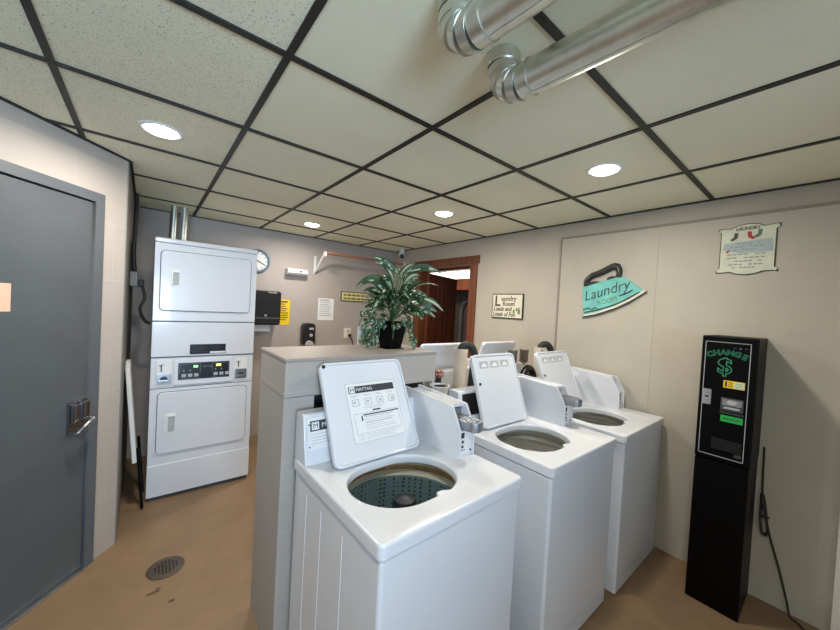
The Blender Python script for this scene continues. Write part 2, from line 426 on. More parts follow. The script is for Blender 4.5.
# walls behind the camera, with an unseen window added to bring in daylight
e = P0 + DD * 2.25
struct(MB().box(e.x - 0.12, e.x, -2.12, e.y + 0.05, 0, CEIL + 0.05).build('wall_side', M_wall, smooth=False))
m = MB().box(e.x - .1, -1.3, -2.12, -2.0, 0, CEIL + .05).box(0.4, XR, -2.12, -2.0, 0, CEIL + .05).box(-1.3, 0.4, -2.12, -2.0, 0, 0.9).box(-1.3, 0.4, -2.12, -2.0, 2.1, CEIL + .05)
struct(m.build('wall_front', M_wall, smooth=False))
wn = struct(MB().box(-1.3, -1.25, -2.1, -1.98, 0.9, 2.1).box(0.35, 0.4, -2.1, -1.98, 0.9, 2.1).box(-1.3, 0.4, -2.1, -1.98, 0.9, 0.95).box(-1.3, 0.4, -2.1, -1.98, 2.05, 2.1).box(-0.47, -0.43, -2.08, -2.0, 0.95, 2.05).build('unseen_window_1', M_white2, smooth=False))

# partition between the rows of washers: end pier and boxed top
m = MB().prism([(0.444, 1.405), (0.444, 1.775), (0.57, 1.775), (0.57, 1.40), (0.452, 1.40)], 'z', 0, 1.14)
m.box(0.444, 1.262, 1.40, 1.775, 1.138, 1.288).build
pt = struct(m.build('wall_partition', M_pier, smooth=False), 'boxed half wall between the rows of washers')
struct(MB().box(0.440, 1.266, 1.396, 1.779, 1.286, 1.302, 0.004).build('partition_cap', mat('partition_cap_paint', (154, 144, 138), rough=0.5, var=0.05, scale=6), pt))
# low dark service ledge that carries the standpipes
lg = struct(MB().box(1.262, 2.70, 1.47, 1.66, 0.0, 0.985, 0.006).box(0.571, 1.262, 1.50, 1.76, 0.0, 1.137).build('trim_4', M_ledge_gap), 'dark service ledge between the washer rows, with added filler darkening the half wall gap')  # second box is dark filler, painting the shade under the half wall

# brown doorway in the right wall and the hall beyond
d2 = empty('door_2', (XR, 0, 0)); struct(d2, 'brown wooden doorway with its panelled door standing open')
m = MB().box(-0.022, 0.0, 2.455, DY0 + 0.01, 0, 2.055, 0.004).box(-0.022, 0.0, DY1 - 0.01, DY1 + 0.09, 0, 2.055, 0.004).box(-0.028, 0.0, 2.43, DY1 + 0.115, 2.05, 2.135, 0.004)
m.box(0.0, 0.13, DY0, DY0 + 0.02, 0, DZ).box(0.0, 0.13, DY1 - 0.02, DY1, 0, DZ).box(0.0, 0.13, DY0, DY1, DZ - 0.02, DZ)
m.build('door_casing', M_wood, d2)
lf = empty('door_leaf', (0.10, DY1 - 0.022, 0), math.radians(19)); lf.parent = d2
m = MB().box(0.0, 0.84, -0.02, 0.02, 0.02, 2.0, 0.002)
for k in range(7): m.box(0.02 + k * 0.118, 0.122 + k * 0.118, -0.027, 0.027, 0.05, 1.97, 0.006)
m.build('door_board', M_wood_d, lf)
hb = m2 = MB()
m2.box(5.4, 5.5, 1.2, 7.0, 0, 2.75).box(XR + 0.12, 5.5, 6.9, 7.0, 0, 2.75).box(XR + 0.12, 5.5, 1.2, 1.3, 0, 2.75)
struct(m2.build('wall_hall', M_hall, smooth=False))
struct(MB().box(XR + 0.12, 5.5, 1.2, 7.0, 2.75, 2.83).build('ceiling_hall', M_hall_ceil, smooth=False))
hs = MB().box(5.0, 5.4, 3.9, 6.6, 1.95, 2.185, 0.01)
struct(hs.build('trim_5', M_wood), 'brown wooden soffit in the hall')
m = MB().tube([(5.36, 5.2, 0), (5.36, 5.2, 1.55), (5.36, 5.1, 1.72), (5.36, 4.95, 1.76), (5.36, 4.78, 1.72), (5.36, 4.70, 1.55), (5.36, 4.70, 0)], 0.05, 10)
struct(m.build('trim_6', M_dgrey), 'grey arched frame in the dark hall')
hl = empty('ceiling_light', (5.2, 5.2, 2.19)); tag(hl, 'bright glowing light fixture seen through the brown doorway', 'light')
MB().box(-0.09, 0.09, -0.95, 0.95, 0.165, 0.20, 0.005).build('housing', M_white2, hl)
MB().box(-0.08, 0.08, -0.93, 0.93, 0.0, 0.165, 0.02).build('diffuser', M_hlens, hl)

hd_ = bpy.data.lights.new('hall_fill_lamp', 'AREA'); hd_.shape = 'DISK'; hd_.size = 0.3; hd_.energy = 42; hd_.color = (1.0, 0.86, 0.68)
hdo = bpy.data.objects.new('hall_fill_lamp', hd_); COL.objects.link(hdo); hdo.location = (3.9, 4.3, 2.70)  # fill lamp added to brighten the hall soffit and door leaf
hf = MB().lathe([(0.0, 0.0), (0.16, 0.0), (0.17, 0.03), (0.0, 0.035)], seg=32).build('ceiling_light', M_hlens); hf.location = (3.9, 4.3, 2.714); tag(hf, 'unseen round light added on the hall ceiling to brighten the brown doorway', 'light')  # out-of-view fixture added to go with the fill lamp

# ================================================================== DOWNLIGHTS
def downlight(x, y, label, spread=171):
    t = empty('ceiling_light', (x, y, CEIL)); tag(t, label, 'light', 'recessed round downlights')
    MB().lathe([(0.066, -0.002), (0.070, -0.005), (0.080, -0.006), (0.089, -0.004), (0.091, 0.0), (0.064, 0.0)], seg=40).build('trim_ring', M_white2, t)
    MB().lathe([(0.0, -0.018), (0.03, -0.0165), (0.05, -0.013), (0.063, -0.007), (0.067, 0.0)], seg=40).build('lens', M_lens, t)
    L = bpy.data.lights.new('downlight_lamp', 'AREA'); L.shape = 'DISK'; L.size = 0.12; L.energy = LIGHT_POWER; L.spread = math.radians(spread); L.color = (1.0, 0.93, 0.83)
    o = bpy.data.objects.new('downlight_lamp', L); COL.objects.link(o); o.parent = t; o.location = (0, 0, -0.0195)
downlight(0.028, 2.085, 'round ceiling downlight closest to the grey door, before the stacked dryer')
downlight(1.857, 0.815, 'round ceiling downlight over the change machine side, right of the metal ducts', 180)
downlight(1.271, 3.391, 'small round ceiling downlight near the clothes rod by the back wall')
downlight(1.867, 2.07, 'round ceiling downlight straight above the back row of washers', 176)
for (x, y) in ((0.03, -0.15),):  # extra downlight out of view, added for more light on the washers
    downlight(x, y, 'unseen round ceiling downlight added behind the viewer for extra light')

# ================================================================== METAL DUCTS OVERHEAD
def duct(xc, ye, label):
    t = empty('exhaust_duct', (xc, ye, CEIL)); tag(t, label, 'duct', 'shiny metal ducts under the ceiling')
    r = 0.046; zc = -0.110; RZ = Matrix.Rotation(math.radians(3.5), 4, 'Z')
    MB().lathe([(r + .001, -0.001), (r + .004, -0.004), (r + .001, -0.03), (r + .003, -0.034), (r, -0.038)], seg=36).build('collar', M_alu, t)
    # gored elbow
    R = 0.066; m = MB(); n = 4
    cen = Vector((0, -R, zc + R))
    pts = []
    for k in range(n + 1):
        a = math.pi / 2 * k / n
        pts.append(cen + Vector((0, R * math.cos(a), -R * math.sin(a))))
    for k in range(n):
        m.cyl(pts[k], pts[k + 1], r + 0.0015 * (k % 2), seg=36)
        m.tube([pts[k + 1] + Vector((0, 0, 0)), pts[k + 1] + (pts[k + 1] - pts[k]).normalized() * 0.004], r + 0.0035, 36)
    m.build('elbow', M_alu, t).data.transform(RZ)
    L = ye + 1.95
    m = MB().cyl((0, -R - 0.002, zc), (0, -L, zc), r, seg=40)
    for q in (0.035, 1.2): m.tube([(0, -R - q, zc), (0, -R - q - 0.004, zc)], r + 0.003, 40)
    m.box(-0.004, 0.004, -L, -R - 0.03, zc - r - 0.0018, zc - r + 0.003)
    m.build('pipe', M_alu, t).data.transform(RZ)
duct(0.822, 0.680, 'shiny metal exhaust duct on the right, whose whole elbow shows')
duct(0.583, 0.640, 'shiny metal exhaust duct on the left, cut off by the top edge')

# ================================================================== WASHERS
WW, WD, WH = 0.655, 0.65, 0.90
def ray_rr(ang, x0, x1, y0, y1, r, cx, cy):
    """distance from (cx,cy) along ang to a rounded rectangle"""
    dx, dy = math.cos(ang), math.sin(ang)
    lo, hi = 0.0, 2.0
    def inside(x, y):
        qx = max(x0 + r - x, 0, x - (x1 - r)); qy = max(y0 + r - y, 0, y - (y1 - r))
        return qx * qx + qy * qy <= r * r and x0 <= x <= x1 and y0 <= y <= y1
    for _ in range(34):
        md = (lo + hi) / 2
        if inside(cx + dx * md, cy + dy * md): lo = md
        else: hi = md
    return lo

def washer(x0, yf, label, lid0, lid1, lean, rot=0.0, dark=False, sticker=False, darkpanel=False, slide=True, back=False):
    t = empty('washing_machine', (x0 + WW / 2, yf + WD / 2, 0), rot)
    tag(t, label, 'washing machine', 'white coin-operated washers')
    hx, hy = WW / 2, WD / 2
    # cabinet
    m = MB(); z0, z1 = 0.012, 0.851; c = 0.008
    bb = bmesh.new(); rp_ = rrect(-hx + c, hx - c, -hy + c, hy - c, 0.014, 4)
    lo_ = [bb.verts.new((p[0], p[1], z0)) for p in rp_]; hi_ = [bb.verts.new((p[0], p[1], z1)) for p in rp_]
    for i in range(len(rp_)): bb.faces.new((lo_[i], lo_[(i + 1) % len(rp_)], hi_[(i + 1) % len(rp_)], hi_[i]))
    bb.faces.new(lo_[::-1]); m.merge(bb, 0)
    cab = m.build('cabinet', M_white, t)
    m = MB()
    m.box(-hx + c + 0.014, hx - c - 0.014, -hy + c - 0.0010, -hy + c + 0.004, 0.086, 0.089)
    m.build('front_seam', M_lgrey, cab)
    for yy in (-0.10, 0.06, 0.19):   # vertical pressed ribs on the side panel
        MB().box(-(hx - c) - 0.0018, -(hx - c) + 0.003, yy - 0.004, yy + 0.004, 0.08, 0.80, 0.0015).build('side_rib', M_white, cab)
    MB().box(-hx + 0.03, hx - 0.03, -hy + 0.03, hy - 0.03, 0.0, 0.013).build('base', M_rubber, t)
    # deck with opening
    cx, cy = -0.048, -0.085
    ANG = [2 * math.pi * k / 120 for k in range(120)]
    for (qx, qy) in ((hx, hy), (-hx, hy), (-hx, -hy), (hx, -hy)):
        a0_ = math.atan2(qy - cy, qx - cx)
        ANG += [(a0_ + math.radians(j * 0.45)) % (2 * math.pi) for j in range(-5, 6)]
    ANG = sorted(set(ANG)); N = len(ANG)
    H = (cx - 0.212, cx + (0.208 if sticker else 0.188), cy - 0.135, cy + 0.195, 0.1645)
    seat = (-hx + 0.058, 0.190, -hy + 0.045, 0.155, 0.03)
    def ring(rect, z, sc=0.0, notch=False, grow=0.0):
        out = []
        for a in ANG:
            d = ray_rr(a, rect[0] - grow, rect[1] + grow, rect[2] - grow, rect[3] + grow, max(0.001, rect[4] + grow), cx, cy)
            if notch:
                da = abs(((math.degrees(a) + 360) % 360) - 290)
                d -= 0.022 * math.exp(-(da / 9.0) ** 4)
            out.append((cx + d * math.cos(a), cy + d * math.sin(a), z))
        return out
    O = (-hx, hx, -hy, hy, 0.018)
    rings = [ring(O, 0.856, grow=-0.004), ring(O, 0.858), ring(O, 0.890), ring(O, 0.8965, grow=-0.0015), ring(O, 0.8992, grow=-0.004), ring(O, 0.9, grow=-0.008),
             ring(seat, 0.9, grow=0.006), ring(seat, 0.8955), ring(H, 0.8955, notch=True, grow=0.010), ring(H, 0.893, notch=True, grow=0.003), ring(H, 0.885, notch=True), ring(H, 0.862, notch=True, grow=0.001), ring(H, 0.860, notch=True, grow=0.02)]
    b = bmesh.new(); vr = [[b.verts.new(p) for p in r_] for r_ in rings]
    for i in range(len(vr) - 1):
        for k in range(N): b.faces.new((vr[i][k], vr[i][(k + 1) % N], vr[i + 1][(k + 1) % N], vr[i + 1][k]))
    # exact square corners of the outer rings
    m = MB(); m.merge(b, 0); m.build('deck', M_white, t, ang=50)
    # tub
    tc_ = (-0.022, -0.035, 0)
    tub = MB().lathe([(0.252, 0.859), (0.255, 0.83), (0.252, 0.808)], tc_, 56).build('tub_ring', M_tubcream, t)
    if dark:
        MB().lathe([(0.2525, 0.808), (0.248, 0.797), (0.2525, 0.786)], tc_, 56).build('rust_band', M_rust, tub)
        MB().lathe([(0.2525, 0.786), (0.254, 0.772), (0.248, 0.760)], tc_, 56).build('splash_band', M_tubcream, tub)
    else:
        MB().lathe([(0.252, 0.808), (0.247, 0.798), (0.252, 0.788), (0.245, 0.775), (0.25, 0.760)], tc_, 56).build('splash_band', M_basketw, tub)
    MB().lathe([(0.248, 0.760), (0.236, 0.757), (0.234, 0.74), (0.236, 0.735), (0.234, 0.46), (0.21, 0.44), (0.0, 0.45)], tc_, 56).build('wash_basket', M_basket if dark else M_basketw, t)
    m = MB().lathe([(0.10, 0.45), (0.07, 0.55), (0.05, 0.66), (0.046, 0.775), (0.04, 0.793), (0.02, 0.80), (0.0, 0.80)], tc_, 32)
    for k in range(4):
        a = math.pi / 2 * k + 0.4; ca, sa = math.cos(a), math.sin(a)
        m.prism([(0.03, 0.45), (0.15, 0.45), (0.13, 0.50), (0.05, 0.66)], 'y', -0.006, 0.006, M=Matrix.Translation(tc_) @ Matrix.Rotation(a, 4, 'Z'))
    m.build('agitator', M_agit if dark else M_agitw, t)
    # lid: hinged at the back, lying open against the console
    LL = 0.425 if sticker else 0.405
    hy_ = 0.110 if sticker else 0.122
    hinge = Vector((0, hy_, 0.904)); top = Vector((0, hy_ + lean, 0.906 + math.sqrt(LL ** 2 - lean ** 2)))
    vdir = (top - hinge).normalized(); ndir = Vector((1, 0, 0)).cross(vdir)    # ndir faces the front
    xl, xr = -hx + lid0, -hx + lid1
    Mx = Matrix(((1, vdir.x, ndir.x, 0), (0, vdir.y, ndir.y, hinge.y), (0, vdir.z, ndir.z, hinge.z), (0, 0, 0, 1)))
    m = MB(); pts = rrect(xl, xr, 0.0, LL, 0.03, 6)
    pin = rrect(xl + 0.012, xr - 0.012, 0.012, LL - .012, 0.024, 6)
    b = bmesh.new()
    rr_ = [[(p[0], p[1], -0.018) for p in rrect(xl + .004, xr - .004, .004, LL - .004, .028, 6)], [(p[0], p[1], -0.014) for p in pts], [(p[0], p[1], 0.005) for p in pts], [(p[0], p[1], 0.008) for p in rrect(xl + .003, xr - .003, .003, LL - .003, .028, 6)], [(p[0], p[1], 0.008) for p in rrect(xl + .009, xr - .009, .009, LL - .009, .026, 6)], [(p[0], p[1], 0.001) for p in pin]]
    vv = [[b.verts.new(p) for p in q] for q in rr_]
    for i in range(len(vv) - 1):
        n_ = len(vv[i])
        for k in range(n_): b.faces.new((vv[i][k], vv[i][(k + 1) % n_], vv[i + 1][(k + 1) % n_], vv[i + 1][k]))
    b.faces.new(vv[0][::-1]); b.faces.new(vv[-1])
    m.merge(b, 0, Mx)
    lid = m.build('lid', M_white, t)
    R_ = Vector((1, 0, 0)); 
    def at(x, y, z=0.0016): return Mx @ Vector((x, y, z))
    def lbox(m, xa, xb, ya, yb, mi=0, z=0.0016, th=0.0006): m.box(xa, xb, ya, yb, z, z + th, 0, mi, M=Mx)
    if sticker:
        # printed instruction sheet
        m = MB(); a0, a1 = xl + 0.098, xl + 0.352; b0, b1 = 0.075, 0.325
        lbox(m, a0, a1, b0, b1, 0, 0.0012, 0.0009)
        for (xa, xb, ya, yb) in ((a0, a1, b1 - .0015, b1), (a0, a1, b0, b0 + .0015), (a0, a0 + .0015, b0, b1), (a1 - .0015, a1, b0, b1)): lbox(m, xa, xb, ya, yb, 2, 0.0022, 0.0004)
        lbox(m, a0 + .012, a1 - .01, b1 - .045, b1 - .014, 1, 0.0022, 0.0004)
        lbox(m, a0 + .016, a0 + .042, b1 - .043, b1 - .016, 0, 0.0026, 0.0004)
        m.text('M', 0.026, at(a0 + .0195, b1 - .039, 0.0032), R_, vdir, 1, 0.0002)
        m.text('MAYTAG', 0.02, at(a0 + .047, b1 - .036, 0.0028), R_, vdir, 0, 0.0002)
        for k in range(4):
            xa = a0 + 0.016 + 0.061 * k
            lbox(m, xa, xa + .036, b1 - .055, b1 - .0535, 2, 0.0022); lbox(m, xa + .004, xa + .03, b1 - .06, b1 - .0585, 2, 0.0022)
            for (q0, q1, q2, q3) in ((0.004, .036, .071, .0725), (.004, .036, .098, .0995), (.004, .0055, .071, .0995), (.0345, .036, .071, .0995)):
                lbox(m, xa + q0, xa + q1, b1 - q3, b1 - q2, 3, 0.0022)
            lbox(m, xa + .010 + .003 * k, xa + .022 + .002 * k, b1 - .088 - .002 * k, b1 - .080, 2, 0.0022)
        lbox(m, a0 + .07, a0 + .17, b1 - .109, b1 - .1075, 2, 0.0022); lbox(m, a0 + .08, a0 + .16, b1 - .115, b1 - .1135, 2, 0.0022)
        lbox(m, a0 + .11, a0 + .15, b1 - .128, b1 - .122, 1, 0.0022)
        # table
        for (xa, xb, ya, yb) in ((a0 + .018, a1 - .012, b1 - .1335, b1 - .132), (a0 + .018, a1 - .012, b0 + .035, b0 + .0365), (a0 + .018, a0 + .0195, b0 + .035, b1 - .132), (a1 - .0135, a1 - .012, b0 + .035, b1 - .132)): lbox(m, xa, xb, ya, yb, 2, 0.0022)
        lbox(m, a0 + .06, a1 - .012, b1 - .143, b1 - .138, 1, 0.0022)
        lbox(m, a0 + .05, a0 + .056, b1 - .165, b1 - .143, 1, 0.0022)
        for k in range(7):
            ya = b1 - .150 - .0085 * k
            wv = [.14, .12, .15, .13, .09, .14, .15][k]
            lbox(m, a0 + .064, a0 + .064 + wv * 1.05, ya, ya + (.003 if k in (0, 3) else .0014), 2, 0.0022)
        for k in range(3): lbox(m, a0 + .02, a0 + .05, b0 + .028 - .008 * k, b0 + .0294 - .008 * k, 2, 0.0022); lbox(m, a0 + .06, a1 - .02 - .02 * k, b0 + .028 - .008 * k, b0 + .0294 - .008 * k, 2, 0.0022)
        m.build('instruction_label', [M_paper, M_ink, M_lgrey, M_mgrey], lid)
    elif not back:
        m = MB()
        for k in range(3):
            xa = xl + 0.058 + 0.095 * k
            m.prism([(xa, 0.325), (xa + .075, 0.325), (xa + .075, 0.365), (xa, 0.365)], 'z', 0.0012, 0.0018, M=Mx)
            m.prism([(xa + .008, 0.332), (xa + .030, 0.352), (xa + .046, 0.356), (xa + .066, 0.333)], 'z', 0.0018, 0.0024, mi=1, M=Mx)
        m.build('load_pictogram', [M_lgrey, M_paper], lid)
    if not back:
        q_ = (xl + .016, LL - .016) if sticker else (xl + .032, 0.24)
        MB().cyl(at(q_[0], q_[1], 0.0), at(q_[0], q_[1], 0.009 if sticker else 0.005), 0.008, seg=14).build('bumper', M_black, lid)
    # console along the back
    cxr = 0.225
    prof = [(0.205, 0.9), (0.212, 0.93), (0.245, 1.085), (0.255, 1.092), (0.315, 1.092), (0.32, 1.085), (0.32, 0.9)]
    con = MB().prism(prof, 'x', -hx + 0.004, cxr, 0.004).build('console', M_white, t)
    vd = Vector((0, 0.033, 0.155)).normalized(); nd = Vector((1, 0, 0)).cross(vd)
    Mc = Matrix(((1, 0, 0, 0), (0, vd.y, nd.y, 0.212), (0, vd.z, nd.z, 0.93), (0, 0, 0, 1)))
    if darkpanel:
        m = MB().box(-hx + 0.03, cxr - 0.02, 0.03, 0.148, 0.001, 0.0026, M=Mc)
        for k in range(5): m.box(-hx + 0.045 + .1 * k, -hx + 0.075 + .1 * k, 0.06 + 0.01 * (k % 2), 0.10, 0.0026, 0.006, 0.002, 1, M=Mc)
        m.build('control_panel', [M_black, M_dgrey], con)
    else:
        m = MB().box(-hx + 0.018, cxr - 0.02, 0.028, 0.150, 0.001, 0.0024, M=Mc)
        m.box(-hx + 0.028, -hx + 0.30, 0.098, 0.138, 0.0024, 0.003, 0, 1, M=Mc)
        m.box(-hx + 0.034, -hx + 0.064, 0.103, 0.133, 0.003, 0.0036, 0, 0, M=Mc)
        m.text('M', 0.028, Mc @ Vector((-hx + 0.0385, 0.1085, 0.004)), R_, vd, 1, 0.0002)
        m.text('MAYTAG', 0.026, Mc @ Vector((-hx + 0.074, 0.110, 0.0034)), R_, vd, 0, 0.0002)
        for k in range(4): m.box(-hx + 0.03, -hx + 0.16 - .02 * (k % 2), 0.085 - .012 * k, 0.0868 - .012 * k, 0.0024, 0.003, 0, 2, M=Mc)
        for yy in (0.04, 0.125): m.cyl(Mc @ Vector((-hx + 0.0235, yy, 0.002)), Mc @ Vector((-hx + 0.0235, yy, 0.0045)), 0.003, seg=8, mi=1)
        m.build('label_plate', [M_paper, M_ink, M_lgrey], con)
    # coin box at the right end, reaching forward over the deck
    xa, xb = 0.222, 0.318
    prof = [(0.318, 0.9), (0.318, 1.128), (0.312, 1.134), (-0.02, 1.118), (-0.028, 1.112), (-0.078, 1.022), (-0.080, 0.9)]
    m = MB().prism(prof, 'x', xa, xa + 0.010, 0.002).prism(prof, 'x', xb - 0.010, xb, 0.002)
    m.box(xa + .008, xb - .008, -0.012, 0.312, 1.104, 1.118, M=Matrix.Translation((0, 0, 0)))
    m.box(xa + .008, xb - .008, 0.03, 0.312, 0.9, 1.116).box(xa + .008, xb - .008, -0.070, 0.05, 0.9, 1.018)
    cb = m.build('coin_box', M_white, t)
    m = MB().box(xa + 0.012, xb - 0.012, -0.003, 0.04, 1.022, 1.095, 0.003)
    if slide: m.box(xa + 0.014, xb - 0.012, -0.115, 0.02, 1.024, 1.066, 0.008)
    if slide: m.lathe([(0, 0.0), (0.033, 0.0), (0.036, 0.004), (0.036, 0.036), (0.033, 0.041), (0, 0.041)], ((xa + xb) / 2 + .001, -0.112, 1.0267), 24)
    for k in range(4 if slide else 0): m.box(xa + 0.022 + .014 * k, xa + 0.028 + .014 * k, -0.13, -0.04, 1.062, 1.071, 0.002, 0)
    m.build('coin_slide' if slide else 'slide_plate', M_slide if slide else M_mgrey, cb)
    m = MB().box(xa + 0.010, xb - 0.010, -0.0725, -0.0685, 0.912, 1.014, 0.002)
    m.box(xa + 0.014, xa + 0.034, -0.0745, -0.072, 0.985, 1.008, 0.0, 1).cyl((xa + .024, -0.074, 0.97), (xa + .024, -0.0765, 0.97), 0.006, seg=12, mi=1).cyl((xa + .024, -0.074, 0.948), (xa + .024, -0.0765, 0.948), 0.006, seg=12, mi=1)
    m.box(xa + 0.014, xa + 0.044, -0.074, -0.072, 0.930, 0.934, 0, 2).cyl((xb - .02, -0.074, 0.925), (xb - .02, -0.0765, 0.925), 0.005, seg=12, mi=1)
    m.build('lock_plate', [M_white2, M_ink, M_mgrey], cb)
    return t

washer(0.497, 0.735, 'white coin washer nearest the viewer, open lid bearing a printed instruction sheet', 0.082, 0.492, 0.20, rot=0.024, dark=True, sticker=True).scale = (1.02, 1, 1)
washer(1.330, 0.710, 'middle white coin washer of the front row, grey tub and black dot on raised lid', 0.095, 0.485, 0.135, darkpanel=True)
washer(2.048, 0.690, 'white coin washer against the right wall, beside the black change machine', 0.040, 0.448, 0.165, darkpanel=True, slide=False)
washer(1.410, 1.765, 'white washer of the back row behind the partition end, back of lid showing', 0.115, 0.565, 0.14, rot=math.pi, back=True)
washer(2.076, 1.765, 'white washer of the back row in the right corner, back of lid showing', 0.125, 0.570, 0.14, rot=math.pi, back=True)

# ================================================================== STACKED DRYER
dx0, dx1, dy0 = 0.028, 0.712, 3.11
t = empty('stacked_dryer', ((dx0 + dx1) / 2, dy0, 0)); tag(t, 'tall white stacked pair of coin dryers in the left back corner', 'dryer')
hw = (dx1 - dx0) / 2
def dlx(x): return x - (dx0 + dx1) / 2
m = MB().box(-hw, hw, 0.0, 0.70, 0.03, 1.068, 0.008).box(-hw, hw, 0.0, 0.70, 1.072, 1.335, 0.006).box(-hw, hw, 0.0, 0.70, 1.339, 1.912, 0.006)
cab = m.build('cabinet', M_white, t)
MB().box(-hw - 0.003, hw + 0.003, -0.006, 0.70, 1.912, 1.95, 0.012).build('top_panel', M_white, t)
MB().box(-hw + .01, hw - .01, 0.01, 0.69, 0.0, 0.031).build('base', M_dgrey, t)
MB().box(-hw, hw, -0.006, 0.01, 0.03, 0.268, 0.005).build('kick_panel', M_white, t)
def ddoor(name, x0, x1, z0, z1, hx0, hx1, hz0, hz1):
    MB().prism(rrect(x0 - .004, x1 + .004, z0 - .004, z1 + .004, 0.034, 6), 'y', -0.0015, 0.003).build('door_gasket', M_groove, t)
    d = MB().prism(rrect(x0, x1, z0, z1, 0.030, 6), 'y', -0.018, 0.004, 0.006).build(name, M_white, t)
    m = MB().prism(rrect(hx0, hx1, hz0, hz1, 0.012, 4), 'y', -0.0195, -0.015, 0.001)
    m.prism(rrect(hx0 + .022, hx1 - .004, hz0 + .010, hz1 - .022, 0.010, 4), 'y', -0.0203, -0.019, 0, 1)
    m.prism(rrect(hx0 + .012, hx0 + .024, hz0 + .008, hz1 - .012, 0.005, 4), 'y', -0.034, -0.018, 0.003)
    m.prism(rrect(hx0 + .012, hx1 - .006, hz1 - .024, hz1 - .012, 0.005, 4), 'y', -0.030, -0.018, 0.003)
    m.build('door_handle', [M_white2, M_lgrey], d)
ddoor('upper_door', dlx(0.066), dlx(0.664), 1.418, 1.858, dlx(0.118), dlx(0.182), 1.598, 1.724)
ddoor('lower_door', dlx(0.076), dlx(0.668), 0.352, 0.808, dlx(0.118), dlx(0.188), 0.500, 0.650)
m = MB().box(-hw, hw, -0.004, 0.01, 1.066, 1.073).box(-hw, hw, -0.002, 0.01, 1.334, 1.340).box(-hw, hw, -0.003, 0.01, 0.838, 0.842)
m.build('panel_seam', M_groove, cab)
m = MB().box(dlx(0.262), dlx(0.503), -0.003, 0.002, 1.086, 1.162)
m.box(dlx(0.395), dlx(0.500), -0.0036, -0.003, 1.090, 1.104, 0, 1)
for k in range(4): m.box(dlx(0.272), dlx(0.38 - .02 * (k % 2)), -0.0036, -0.003, 1.103 + .014 * k, 1.106 + .014 * k, 0, 2); m.box(dlx(0.40), dlx(0.49 - .03 * (k % 2)), -0.0036, -0.003, 1.110 + .012 * k, 1.1125 + .012 * k, 0, 2)
m.build('label_plate', [M_black, M_paper, M_dgrey], t)
# control section: sloped panel with two coin slots
cp = MB().prism([(0.004, 0.848), (-0.014, 0.856), (-0.004, 1.050), (0.004, 1.062)], 'x', dlx(0.168), dlx(0.556), 0.003).build('control_panel', M_white, t)
def cpy(z): return -0.0145 + (z - 0.856) * 0.0515
m = MB().prism([(cpy(0.895) - .0025, 0.895), (cpy(1.022) - .0025, 1.022), (cpy(1.022) + .004, 1.022), (cpy(0.895) + .004, 0.895)], 'x', dlx(0.193), dlx(0.534))
for (xa, xb) in ((0.203, 0.335), (0.412, 0.527)):
    for (p, q, r_, s_) in ((xa, xb, 0.902, 0.904), (xa, xb, 1.012, 1.014), (xa, xa + .002, 0.902, 1.014), (xb - .002, xb, 0.902, 1.014)):
        m.box(dlx(p), dlx(q), cpy((r_ + s_) / 2) - .0036, cpy((r_ + s_) / 2) - .0022, r_, s_, 0, 2)
    for k in range(3): m.box(dlx(xa + .012 + .04 * k), dlx(xa + .040 + .04 * k), cpy(.925) - .0045, cpy(.925) - .002, 0.914, 0.938, 0.0, 3)
    for k in range(2): m.box(dlx(xa + .02 + .04 * k), dlx(xa + .03 + .04 * k), cpy(.962) - .004, cpy(.962) - .002, 0.955, 0.968, 0.0, 2)
m.text('MAYTAG', 0.018, (dlx(0.345), cpy(.985) - .0035, 0.982), (1, 0, 0), (0, 0, 1), 2, 0.0003)
dp = m.build('display_panel', [M_black, M_black, M_mgrey, M_lgrey], cp)
MB().box(dlx(0.29), dlx(0.318), cpy(.992) - .004, cpy(.992) - .002, 0.984, 1.0).build('green_indicator', M_led_g, dp)
MB().box(dlx(0.44), dlx(0.474), cpy(.994) - .004, cpy(.994) - .002, 0.986, 1.003).build('amber_indicator', M_led_y, dp)
for (xa, xb) in ((0.062, 0.156), (0.572, 0.668)):
    cs = MB().box(dlx(xa), dlx(xb), -0.006, 0.004, 0.856, 1.046, 0.003).build('coin_slot_panel', M_white2, t)
    m = MB().box(dlx(xa + .004), dlx(xb - .004), -0.012, -0.004, 0.872, 0.952, 0.003)
    m.prism([(dlx(xa + .02) + .026 + .024 * math.cos(a), 0.905 + .026 * math.sin(a)) for a in [math.pi * k / 10 for k in range(11)]], 'y', -0.022, -0.010, 0, 1)
    m.box(dlx(xa + .018), dlx(xb - .018), -0.024, -0.010, 0.884, 0.905, 0.003, 0)
    m.build('coin_slide', [M_galv, M_dgrey], cs)
    m = MB().box(dlx(xa + .026), dlx(xa + .033), -0.0075, -0.005, 0.965, 1.012).box(dlx(xa + .015), dlx(xa + .045), -0.0075, -0.005, 1.012, 1.016).box(dlx(xa + .018), dlx(xa + .03), -0.0075, -0.005, 1.0, 1.004)
    m.build('coin_slot', M_ink, cs)
# vent ducts rising behind the stack
for (x, r, lean, lb) in ((0.150, 0.027, 0.012, 'thin metal vent pipe on the dryer top, left of two'), (0.226, 0.031, 0.010, 'ribbed metal vent pipe on the dryer top, right of two')):
    v = empty('vent_pipe', (x, 3.735, 1.95)); tag(v, lb, 'duct', 'vent pipes on the dryer')
    m = MB().cyl((0, 0, 0), (lean, 0, CEIL - 1.951), r, seg=28)
    m.build('pipe', M_alu, v)
    MB().tube([(lean * .7, 0, 0.262), (lean * .72, 0, 0.27)], r + .004, 28).build('collar', M_alu, v)
    MB().tube([(lean * .04, 0, 0.001), (lean * .05, 0, 0.012)], r + .004, 28).build('collar', M_alu, v)

